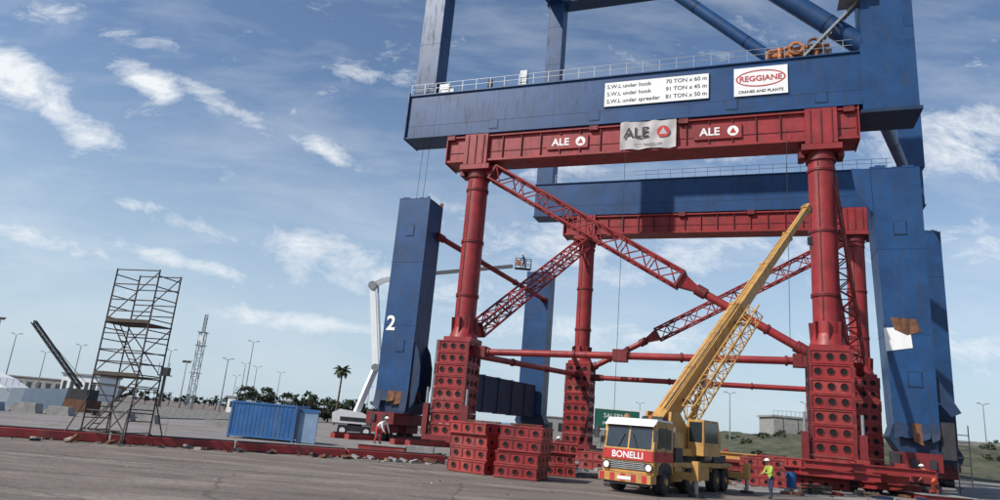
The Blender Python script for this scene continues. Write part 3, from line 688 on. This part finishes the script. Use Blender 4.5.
for x in(-3.65,-7.6):
    e=.62 if x>-5 else 1.25
    for y0,y1 in((-hw,-hw+.36),(hw-.36,hw)):b.prism([(x-e,.9),(x-e+.2,1.055),(x+e-.2,1.055),(x+e,.9),(x+e,.86),(x+e-.22,1.03),(x-e+.22,1.03),(x-e,.86)],y0,y1,yellow)
for x in(-2.35,-9.0):
    b.box(x-.16,x+.16,-1.9,1.9,.62,.9,yellow)
    for y in(-1.85,1.85):
        b.cyl((x,y,.95),(x,y,.12),.09,galv,n=10);b.box(x-.15,x+.15,y-.13,y+.13,.6,1.35,yellow);b.cyl((x,y,.02),(x,y,.12),.3,dark,n=14)
b.cyl((-4.9,0,1.24),(-4.9,0,1.5),.85,dark,n=24)
b.M=I
O=mt@V((-4.9,0,0));tip=V((21.3,45.2,18.7));bd=(tip-O);bd.z=0;bd.normalize();bl=V((-bd.y,bd.x,0))
ms=Matrix((bd,bl,V((0,0,1)))).transposed().to_4x4();ms.translation=O;b.M=ms
b.box(-2.2,1.5,-.95,.95,1.5,1.8,yellow)
b.box(-2.7,-1.5,-1.1,1.1,1.55,2.4,yellow);b.box(-2.85,-2.7,-.95,.95,1.6,2.3,dark)
for y0 in(-.62,.5):b.prism([(-1.9,1.8),(.9,1.8),(-.9,3.25),(-1.7,3.25)],y0,y0+.12,yellow)
b.prism([(-.3,1.55),(1.35,1.55),(1.45,2.2),(1.15,3.05),(-.3,3.05)],-1.42,-.68,yellow)
b.add([(1.415,-.74,1.75),(1.415,-1.34,1.75),(1.47,-1.34,2.2),(1.47,-.74,2.2)],[(0,1,2,3)],glass);b.add([(1.462,-.74,2.22),(1.462,-1.34,2.22),(1.19,-1.34,2.98),(1.19,-.74,2.98)],[(0,1,2,3)],glass)
b.add([(-.15,-1.424,2.1),(1.2,-1.424,2.1),(1.0,-1.424,2.95),(-.15,-1.424,2.95)],[(0,1,2,3)],glass)
b.add([(-.304,-1.35,2.1),(-.304,-.75,2.1),(-.304,-.75,2.95),(-.304,-1.35,2.95)],[(0,1,2,3)],glass)
b.cyl((-2.0,-.5,2.7),(-2.0,.5,2.7),.32,dark,n=16);b.cyl((.2,.9,1.9),(1.2,.9,1.9),.2,galv,n=12)
b.M=I
piv=ms@V((-1.2,0,3.0));bv=(tip-piv).normalized();BL=(tip-piv).length
def along(a,bb,w_,h_,m):b.bar(piv+bv*a,piv+bv*bb,w_,h_,m)
along(-.6,10.2,.60,.78,yellow);along(10.2,15.6,.50,.64,yellow);along(15.6,20.5,.42,.52,yellow);along(20.5,BL,.34,.42,yellow)
for a,w_,h_ in((10.0,.68,.86),(15.4,.57,.72),(20.3,.49,.6),(3.5,.63,.82),(6.8,.63,.82)):along(a,a+.22,w_,h_,yellow)
_,_,_,aa,ab=b.frame(piv,tip)
j0=piv+bv*.8+aa*.85-ab*.25;b.lattice(j0,j0+bv*9.6,.55,yellow,.045,.026,step=.62,h=.72)
b.bar(piv+bv*1.5,j0+bv*.7,.15,.15,dark);b.bar(piv+bv*8.8,j0+bv*8.0,.15,.15,dark)
hd=piv+bv*BL
b.bar(hd-bv*.5,hd+bv*.4,.5,.62,yellow,w2=.36,h2=.45)
for k in(-.12,.12):b.cyl(hd+bv*.35-ab*.25+aa*(k-.04),hd+bv*.35-ab*.25+aa*(k+.04),.26,dark,n=14)
for k in(-.1,.1):
    b.cyl(hd+bv*.4-ab*.3+aa*k,hd+bv*.4-ab*.3+aa*k-V((0,0,2.0)),.018,dark,n=5)
hk=hd+bv*.4-ab*.3-V((0,0,2.2));b.box(hk.x-.16,hk.x+.16,hk.y-.1,hk.y+.1,hk.z-.35,hk.z+.2,dark);b.cyl(hk-V((0,0,.4)),hk-V((0,0,.7)),.05,dark,n=8)
b.cyl(piv+ab*.55,hd+ab*.35,.018,dark,n=5);b.cyl(piv+ab*.5+aa*.2,piv+bv*10+ab*.45+aa*.2,.03,dark,n=5)
lc=ms@V((.7,0,1.9));b.cyl(lc,lc+(piv+bv*5.2-ab*.5-lc)*.6,.17,yellow,n=12);b.cyl(lc,piv+bv*5.2-ab*.5,.11,galv,n=12)
truck=b.build(bevel=.015)
text('company_text','BONELLI',.34,mt@V((.056,0,1.4)),lf,(0,0,1),white,truck,'CENTER',.006)
text('company_text','BONELLI',.36,piv+bv*5-aa*.32-ab*.0,bv,ab,redt,truck,'CENTER',.004)

# ------------------------------------------------------------------ boom lift
b=MB('boom_lift');mt=Matrix.Rotation(.2,4,'Z');mt.translation=V((-12.9,70,0));b.M=mt
b.box(-1.6,1.6,-1.1,1.1,.45,1.0,dark)
for x in(-1.15,1.15):
    for y in(-1.0,1.0):
        b.cyl((x,y-.2,.5),(x,y+.2,.5),.5,tyre,n=18);b.cyl((x,y-.22,.5),(x,y+.22,.5),.28,white,n=14)
b.cyl((0,0,1),(0,0,1.2),.7,dark,n=18)
b.prism([(-2.2,1.2),(1.5,1.2),(1.5,1.9),(.6,2.3),(-1.6,2.5),(-2.3,2.1)],-1.05,1.05,white)
b.box(-1.5,1.2,-1.07,-1.055,1.4,1.8,dark)
b.M=I
p0_=V((-12.9,70,2.2));p1_=V((-11.7,71,6.9));p2=V((-13.3,72,15.6));p3=V((-12.2,72.3,16.4));p4=V((-7.4,73.5,17.8));p5=V((1.6,76,20.0))
b.bar(p0_,p1_,.45,.55,white);b.bar(p1_,p2,.42,.6,white,up=(1,0,0));b.bar(p1_+V((.55,0,.1)),p2+V((.55,0,.1)),.12,.18,galv,up=(1,0,0))
b.cyl(p1_-V((0,.4,0)),p1_+V((0,.4,0)),.4,galv,n=12);b.cyl(p2-V((0,.4,0)),p2+V((0,.4,0)),.45,galv,n=12)
b.bar(p2,p3,.4,.6,white);b.bar(p3,p4,.38,.5,white);b.bar(p4,p5,.3,.4,galv)
bk=p5+V((.3,0,-.2))
b.box(bk.x,bk.x+1.8,bk.y-.45,bk.y+.45,bk.z-.05,bk.z+.02,dark)
for x in(0,.6,1.2,1.8):
    for y in(-.45,.45):b.cyl((bk.x+x,bk.y+y,bk.z),(bk.x+x,bk.y+y,bk.z+1.1),.04,dark,n=6)
for zz in(.5,1.1):
    for y in(-.45,.45):b.cyl((bk.x,bk.y+y,bk.z+zz),(bk.x+1.8,bk.y+y,bk.z+zz),.04,dark,n=6)
    for x in(0,1.8):b.cyl((bk.x+x,bk.y-.45,bk.z+zz),(bk.x+x,bk.y+.45,bk.z+zz),.04,dark,n=6)
b.box(bk.x+.1,bk.x+.6,bk.y-.5,bk.y-.42,bk.z+.3,bk.z+.9,orange)
b.build(bevel=.02)
lift_basket=bk

# ------------------------------------------------------------------ people
def person(name,loc,heading,pose,top,legs,helmet,sc=1.):
    J={'pel':(0,0,.93),'bel':(.01,0,1.08),'chs':(0,0,1.30),'nck':(.0,0,1.48),'hd':(.02,0,1.56),
       'shl':(0,.19,1.42),'ell':(.03,.25,1.14),'wrl':(.12,.24,.92),'hnl':(.15,.23,.84),
       'shr':(0,-.19,1.42),'elr':(.0,-.25,1.13),'wrr':(.16,-.24,.96),'hnr':(.22,-.22,.92),
       'hil':(0,.09,.90),'knl':(.06,.12,.50),'anl':(.0,.13,.09),'tol':(.17,.15,.045),
       'hir':(0,-.09,.90),'knr':(.0,-.12,.49),'anr':(-.10,-.13,.09),'tor':(.08,-.15,.045)}
    if pose=='bend':
        J.update(pel=(-.12,0,.86),bel=(-.02,0,.98),chs=(.20,0,1.12),nck=(.36,0,1.22),hd=(.43,0,1.24),
          shl=(.30,.19,1.16),ell=(.42,.22,.90),wrl=(.55,.17,.72),hnl=(.60,.14,.66),shr=(.30,-.19,1.16),elr=(.40,-.23,.90),wrr=(.52,-.16,.70),hnr=(.57,-.13,.64),
          hil=(-.12,.09,.84),knl=(.06,.13,.48),anl=(-.04,.14,.09),tol=(.13,.16,.045),hir=(-.12,-.09,.84),knr=(-.02,-.13,.47),anr=(-.16,-.14,.09),tor=(.02,-.16,.045))
    if pose=='work':
        J.update(chs=(.08,0,1.28),nck=(.13,0,1.45),hd=(.18,0,1.52),shl=(.10,.19,1.39),ell=(.22,.24,1.15),wrl=(.42,.16,1.12),hnl=(.50,.12,1.13),
          shr=(.10,-.19,1.39),elr=(.2,-.26,1.14),wrr=(.40,-.18,1.05),hnr=(.48,-.14,1.04),knl=(.12,.13,.50),anl=(.10,.14,.09),tol=(.27,.16,.045))
    R={'pel':.15,'bel':.135,'chs':.155,'nck':.062,'hd':.06,'sh':.075,'el':.05,'wr':.036,'hn':.036,'hi':.10,'kn':.068,'an':.05,'to':.045}
    E=[('pel','bel'),('bel','chs'),('chs','nck'),('nck','hd'),('chs','shl'),('shl','ell'),('ell','wrl'),('wrl','hnl'),('chs','shr'),('shr','elr'),('elr','wrr'),('wrr','hnr'),
       ('pel','hil'),('hil','knl'),('knl','anl'),('anl','tol'),('pel','hir'),('hir','knr'),('knr','anr'),('anr','tor')]
    ks=list(J);me=bpy.data.meshes.new('t');me.from_pydata([J[k] for k in ks],[(ks.index(a),ks.index(c)) for a,c in E],[])
    o=bpy.data.objects.new('t',me);scene.collection.objects.link(o)
    o.modifiers.new('s','SKIN')
    for i,k in enumerate(ks):
        rr=R.get(k) or R[k[:2]];me.skin_vertices[0].data[i].radius=(rr,rr);me.skin_vertices[0].data[i].use_root=(k=='pel')
    sb=o.modifiers.new('u','SUBSURF');sb.levels=1
    dg=bpy.context.evaluated_depsgraph_get();ev=o.evaluated_get(dg);em=ev.to_mesh()
    mt=Matrix.Rotation(heading,4,'Z')@Matrix.Scale(sc,4);mt.translation=V(loc)
    b=MB(name,mt)
    vs=[v.co.copy() for v in em.vertices]
    def seg(p,a,c):
        a=V(a);c=V(c);d=c-a;t=max(0,min(1,(p-a).dot(d)/d.dot(d)));return (p-a-d*t).length
    for pf in em.polygons:
        c=pf.center;bd_=min(E,key=lambda e:seg(c,J[e[0]],J[e[1]]))
        k=bd_[1]
        if k in('hnl','hnr','hd'):m=skin_m
        elif k[:2] in('an','kn','hi'):m=legs
        elif k[:2]=='to':m=dark
        else:m=top
        b.add([vs[i] for i in pf.vertices],[tuple(range(len(pf.vertices)))],m,True)
    ev.to_mesh_clear();bpy.data.objects.remove(o)
    hc=V(J['hd'])+V((.03,0,.11));N=12
    hv=[];hf=[]
    for i in range(9):
        ph=math.pi*i/8
        for k in range(N):
            t=2*math.pi*k/N;x=.095*math.sin(ph)*math.cos(t);y=.075*math.sin(ph)*math.sin(t);z_=.118*math.cos(ph)
            if z_<-.03:x*=.9;y*=.82
            hv.append(hc+V((x,y,z_)))
    for i in range(8):
        for k in range(N):hf.append((i*N+k,(i+1)*N+k,(i+1)*N+(k+1)%N,i*N+(k+1)%N))
    b.add(hv,hf,skin_m,True)
    b.cyl(hc+V((.09,0,.01)),hc+V((.115,0,-.025)),.012,skin_m,.018,n=6)
    for y in(-.03,.03):b.cyl(hc+V((.083,y,.012)),hc+V((.093,y,.012)),.011,dark,n=6)
    b.box(hc.x+.08,hc.x+.092,-.025,.025,hc.z-.06,hc.z-.052,redt)
    for y in(-.078,.078):b.cyl(hc+V((0,y-.008,0)),hc+V((0,y+.008,0)),.028,skin_m,n=8)
    hv=[];hf=[]
    for i in range(6):
        ph=math.pi/2*i/5
        for k in range(16):
            t=2*math.pi*k/16;hv.append(hc+V((.125*math.sin(ph)*math.cos(t),.105*math.sin(ph)*math.sin(t),.04+.11*math.cos(ph))))
    for i in range(5):
        for k in range(16):hf.append((i*16+k,(i+1)*16+k,(i+1)*16+(k+1)%16,i*16+(k+1)%16))
    b.add(hv,hf,helmet,True)
    b.cyl(hc+V((.03,0,.035)),hc+V((.03,0,.047)),.145,helmet,n=16)
    for sd_ in('l','r'):
        w_=V(J['wr'+sd_]);h_=V(J['hn'+sd_]);d=(h_-w_).normalized();sy=1 if sd_=='l' else -1
        for i,ln in enumerate((.07,.08,.075,.06)):
            o_=h_+V((0,(i-1.5)*.02,0))
            m_=o_+d*ln*.6;b.cyl(o_,m_,.010,skin_m,.009,n=6);b.cyl(m_,m_+(d+V((.3,0,-.5))).normalized()*ln*.5,.009,skin_m,.007,n=6)
        t0=w_+d*.02;b.cyl(t0,t0+(d+V((.6,-sy*.5,0))).normalized()*.065,.013,skin_m,.009,n=6)
    return b.build()
person('construction_worker',(12.5,30.6,0),3.4,'work',hivizy,navy,white,.95)
person('construction_worker',(26.4,41.4,.35),2.6,'bend',hiviz,hiviz,white,1.1)
person('construction_worker',(-6.3,42.4,.45),-.6,'bend',whitec,redt,white,1.1)
person('construction_worker',(4.2,39.5,.0),-2.0,'stand',hiviz,navy,white,1.0)
person('construction_worker',(lift_basket.x+1.0,lift_basket.y,lift_basket.z+.02),2.8,'work',navy,navy,white,1.0)
b=MB('work_platform');b.box(-7.3,-4.6,41.6,43.4,.02,.4,redf);b.box(-7.35,-4.55,41.55,43.45,.4,.45,concrete);b.box(-4.3,-2.8,40.2,41.2,.02,.6,concrete);b.build()
b=MB('work_platform');b.box(25.4,28.2,40.6,42.4,.0,.3,redf);b.box(25.3,28.3,40.5,42.5,.3,.35,concrete);b.build()

# ------------------------------------------------------------------ yacht
b=MB('motor_yacht');Ly=26;mt=Matrix.Rotation(.05,4,'Z')@Matrix.Diagonal((.72,1.,1.28,1.));mt.translation=V((-64.8,76.5,-1.5));b.M=mt
N=16;secs=[]
for i in range(N+1):
    t=i/N;hw_=2.9*(1-max(0,(t-.45)/.55)**2.2);dk=2.2+.7*t**2
    x=t*Ly
    secs.append([(x-1.5*t,-hw_*.3*(1-t),0),(x-.6*t,-hw_*.96,.6),(x,-hw_,dk),(x,hw_,dk),(x-.6*t,hw_*.96,.6),(x-1.5*t,hw_*.3*(1-t),0)])
vs=[p for s_ in secs for p in s_];fs=[]
for i in range(N):
    for k in range(5):fs.append((i*6+k,(i+1)*6+k,(i+1)*6+k+1,i*6+k+1))
fs.append((0,1,2,3,4,5));b.add(vs,fs,white)
b.prism([(1.5,2.2),(19,2.5),(16.0,3.4),(13,3.9),(1.5,3.9)],-2.3,2.3,white)
b.prism([(3,3.9),(12.5,3.9),(10.0,4.8),(4,4.9)],-1.9,1.9,white);b.prism([(4,4.9),(9,4.9),(8.6,5.05),(4,5.1)],-1.6,1.6,white)
for y in(-2.32,2.32):b.add([(3,y,2.9),(16.6,y,2.95),(15.0,y,3.4),(3,y,3.5)],[(0,1,2,3)],glass)
for y in(-1.92,1.92):b.add([(4.4,y,4.2),(11.4,y,4.2),(10.4,y,4.65),(4.4,y,4.65)],[(0,1,2,3)],glass)
b.add([(2,-2.94,1.5),(12,-2.94,1.6),(12,-2.94,1.72),(2,-2.95,1.62)],[(0,1,2,3)],contblue)
b.cyl((7,0,5.0),(6.6,0,6.0),.12,white,n=8);b.box(6.2,7.2,-.8,.8,5.6,5.75,white)
for i in range(12):b.cyl((16+i*.8,-2.5+.17*i,2.6+.04*i),(16+i*.8,-2.5+.17*i,3.2+.04*i),.03,galv,n=5)
b.build()

# ------------------------------------------------------------------ distant crane, buildings, masts
b=MB('crawler_crane')
b.lattice((-58.5,101,2.6),(-67.5,101,11.4),.5,dark,.09,.05);b.box(-59.5,-56.5,99.5,102.5,.9,2.4,dark);b.box(-60,-56,99.2,102.8,-1.5,.9,rust)
b.cyl((-67.5,101,11.4),(-57.5,101,3.0),.04,dark,n=5);b.build()
def building(name,x0,x1,y0,y1,h,m,floors=1,bays=6):
    b=MB(name);b.box(x0,x1,y0,y1,0,h,m);b.box(x0-.3,x1+.3,y0-.3,y1+.3,h,h+.35,concrete)
    for f in range(floors):
        for k in range(bays):
            a=x0+(x1-x0)*(k+.25)/bays;c=x0+(x1-x0)*(k+.75)/bays;z=h*(f+.35)/floors
            b.box(a,c,y0-.05,y0+.02,z,z+h/floors*.4,glass)
    b.box((x0+x1)/2-1,(x0+x1)/2+1,y0-.06,y0+.02,0,2.3,dark);return b.build()
building('port_building',-93,-85,153,162,5.5,white,1,5)
building('warehouse',-160,-130,220,250,5,concrete,1,10)
building('warehouse',-70,-52,190,205,4,white,1,6)
building('port_building',-24,-10,230,245,6,white,2,6)
building('warehouse',20,60,240,260,7,concrete,1,10)
def lamp(x,y,h,kind=0):
    b=MB('street_lamp');b.M=Matrix.Translation((x,y,0))
    b.cyl((0,0,0),(0,0,h),.16,galv,.08,n=8);b.cyl((0,0,0),(0,0,.5),.28,concrete,n=8)
    if kind==0:
        for sg in(-1,1):b.cyl((0,0,h),(sg*.8,0,h+.3),.06,galv,n=6);b.prism([(sg*.7,h+.22),(sg*1.3,h+.3),(sg*1.3,h+.42),(sg*.7,h+.4)],-.18,.18,galv)
    else:
        b.box(-1.0,1.0,-.2,.2,h,h+.25,galv)
        for k in(-.8,-.3,.3,.8):b.box(k-.2,k+.2,-.4,-.1,h-.35,h+.1,dark)
    b.build()
for dx,z,Y,k in((-.716,.094,155,1),(-.688,.072,155,0),(-.592,.064,160,0),(-.462,.068,155,0),(-.436,.055,170,1),(-.378,.062,155,0),(-.346,.09,152,0),(-.352,.058,190,0),(-.362,.04,220,0),(-.335,.055,200,0),
    (-.30,.05,230,0),(-.17,.04,230,0),(.35,.075,150,0),(.285,.06,170,0),(.60,.085,140,0),(.668,.07,160,0),(.72,.09,150,0),(.46,.07,170,0),(.22,.05,200,0),(-.50,.05,200,0),(-.64,.05,180,0)):
    lamp(dx*Y,Y,2+z*Y,k)
b=MB('lattice_mast');b.lattice((-64,152,0),(-64,152,17),1.2,galv,.08,.045);b.lattice((-64,152,17),(-64,152,21),.5,galv,.06,.04)
for z in(8,14,16.9):b.box(-65,-63,151,153,z,z+.1,galv)
b.box(-64.5,-63.5,151.2,151.4,15,16.2,white);b.build()
b=MB('control_mast');b.cyl((-71,153,0),(-71,153,7),.25,dark,n=8);b.box(-72.2,-69.8,152,154,6.9,7.1,dark);b.box(-71.8,-70.2,152.3,153.7,7.1,8.7,dark)
for k in(-1.1,1.1):b.cyl((-71+k,152,7.1),(-71+k,152,9.7),.06,dark,n=6)
b.build()
b=MB('highway_sign');y=112;b.box(17.4,24.6,y,y+.15,3.3,6.3,green_s);b.box(17.25,24.75,y+.02,y+.13,3.15,6.45,white)
for x in(18.5,23.5):b.cyl((x,y+.4,0),(x,y+.4,6.4),.14,galv,n=8)
hs=b.build();text('sign_text','SALERNO',1.0,(21,y-.02,5.3),(1,0,0),(0,0,1),white,hs);text('sign_text','PORTO  MARE',.7,(21,y-.02,4.1),(1,0,0),(0,0,1),white,hs)
for x,y,w_,h_,m in((-37.5,58,2.2,.8,concrete),(-35,58.5,2.0,.7,concrete),(-39.8,57,1.9,.7,contgrey),(-31,60,2.6,.6,concrete),(-27,57,1.6,.7,concrete),(-23,62,3,.6,concrete)):
    b=MB('concrete_barrier');b.M=Matrix.Translation((x,y,0));b.prism([(-w_/2,0),(w_/2,0),(w_/2-.1,h_*.35),(w_/2-.2,h_),(-w_/2+.2,h_),(-w_/2+.1,h_*.35)],-.5,.5,m);b.build()
for x in(-36,-46,-56):
    b=MB('mooring_bollard');b.cyl((x,65.2,.0),(x,65.2,.4),.2,dark,n=12);b.cyl((x,65.2,.4),(x,65.2,.55),.3,dark,n=12);b.build()
# ------------------------------------------------------------------ hill
def hill(name,fx,x0,x1,y0,y1,nx,ny,mat):
    b=MB(name);vs=[];fs=[]
    for i in range(nx+1):
        for j in range(ny+1):
            x=x0+(x1-x0)*i/nx;y=y0+(y1-y0)*j/ny;vs.append((x,y,fx(x,y)))
    for i in range(nx):
        for j in range(ny):
            a=i*(ny+1)+j;fs.append((a,a+ny+1,a+ny+2,a+1))
    b.add(vs,fs,mat,True);return b.build()
def sm(t):t=max(0,min(1,t));return t*t*(3-2*t)
from mathutils import noise as mn
grass=M('dry_grass',(.06,.064,.036),.95,var=.5,scale=.3,dirt=(.12,.105,.08),damt=.9,dscale=(.2,.2,.2),bump=.8,bscale=1.5)
def hf_(x,y):
    t=sm((x-35)/30)*sm((330-x)/40)*sm((y-112)/30)*sm((260-y)/40)
    return t*(5.6+1.6*sm((x-80)/40))+t*.9*mn.noise(V((x*.08,y*.08,0)))+t*.5*mn.noise(V((x*.5,y*.5,3)))-.02
hill('grass_hill',hf_,34,331,110,262,150,60,grass)
b=MB('bridge_abutment');b.box(62,79,150,158,3.5,9.2,concrete);b.box(61.6,79.4,149.8,158.2,9.2,9.6,concrete);b.box(79,140,150.5,151,5,7.6,concrete)
for i in range(18):b.box(62+i*.95,62.06+i*.95,150,150.1,9.6,10.6,galv)
b.box(62,79,150,150.08,10.55,10.62,galv)
for k in range(5):b.box(64+k*3.2,64.12+k*3.2,149.96,149.999,4,9.1,dark)
b.build()
def dist_hills(x,y):
    return 26*sm((x+900)/500)*sm((900-x)/600)*(.5+.5*mn.noise(V((x*.004,y*.003,1))))*sm((y-1500)/300)*sm((2600-y)/300)-1
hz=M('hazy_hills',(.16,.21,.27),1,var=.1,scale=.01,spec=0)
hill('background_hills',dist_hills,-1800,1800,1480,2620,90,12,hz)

# ------------------------------------------------------------------ trees
def crown(b,c,rx,ry,rz,ncl,nlf,ls):
    for i in range(ncl):
        while 1:
            p=V((random.uniform(-1,1),random.uniform(-1,1),random.uniform(-.9,1)))
            if .25<p.length<1:break
        cc=V(c)+V((p.x*rx,p.y*ry,p.z*rz));cr=random.uniform(.18,.34)*rx
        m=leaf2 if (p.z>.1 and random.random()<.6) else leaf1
        for k in range(nlf):
            q=cc+V((random.gauss(0,1),random.gauss(0,1),random.gauss(0,.75)))*cr*.55
            a=V((random.uniform(-1,1),random.uniform(-1,1),random.uniform(-1,1))).normalized()*ls*random.uniform(.6,1.3);d_=a.cross(V((random.uniform(-1,1),random.uniform(-1,1),random.uniform(-1,1)))).normalized()*ls*.6
            b.add([q-a,q+d_,q+a,q-d_],[(0,1,2,3)],m)
def trunk(b,x,y,h,rr):
    b.cyl((x,y,0),(x+.2,y,h*.5),rr,bark,rr*.7,n=8)
    for k in range(5):
        a=k*1.3;b.cyl((x+.2,y,h*.38+.04*k*h),(x+math.cos(a)*h*.28,y+math.sin(a)*h*.28,h*.75),rr*.45,bark,rr*.12,n=6)
b=MB('distant_trees')
for i in range(20):
    x=-50+i*1.65+random.uniform(-.6,.6)-(3 if i<3 else 0);y=156+random.uniform(-4,5);h=random.uniform(4.2,6.6) if i>2 else 6.8
    if i>14:h*=.8
    trunk(b,x,y,h,.2);crown(b,(x,y,h*.55),random.uniform(1.8,2.6),2,h*.42,20,28,.32)
for i in range(14):
    x=-115+i*3.6;trunk(b,x,215,3.6,.15);crown(b,(x,215,2.6),2.4,2,1.6,8,20,.4)
for i in range(34):
    x=40+i*3.4+random.uniform(-2,2);y=138+random.uniform(-14,20)
    crown(b,(x,y,hf_(x,y)+.3),1.5,1.5,.6,6,22,.28)
b.build()
def palm(x,y,h,rr):
    b=MB('palm_tree')
    for k in range(12):
        z0=h*k/12;z1=h*(k+1)/12;b.cyl((x+.25*math.sin(k*.15),y,z0),(x+.25*math.sin((k+1)*.15),y,z1),.24-.006*k,bark,.19-.006*k,n=8)
    top=V((x+.25*math.sin(1.8),y,h))
    for i in range(34):
        a=i*2.4;el=random.uniform(-.6,1.2);ln=rr*random.uniform(.8,1.1);pr=top;dirh=V((math.cos(a),math.sin(a),0));sdv=V((-math.sin(a),math.cos(a),0))
        for k in range(7):
            t=k/7;an=el-t*1.5;nx_=pr+(dirh*math.cos(an)+V((0,0,math.sin(an))))*ln/7
            wd=.5*math.sin(math.pi*min(1,(t+.12)))
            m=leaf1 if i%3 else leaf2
            b.add([pr,nx_,nx_+sdv*wd-V((0,0,wd*.5)),pr+sdv*wd*.8-V((0,0,wd*.5))],[(0,1,2,3)],m);b.add([pr,nx_,nx_-sdv*wd-V((0,0,wd*.5)),pr-sdv*wd*.8-V((0,0,wd*.5))],[(3,2,1,0)],m)
            pr=nx_
    b.build()
palm(-27.8,130,10.0,2.1)
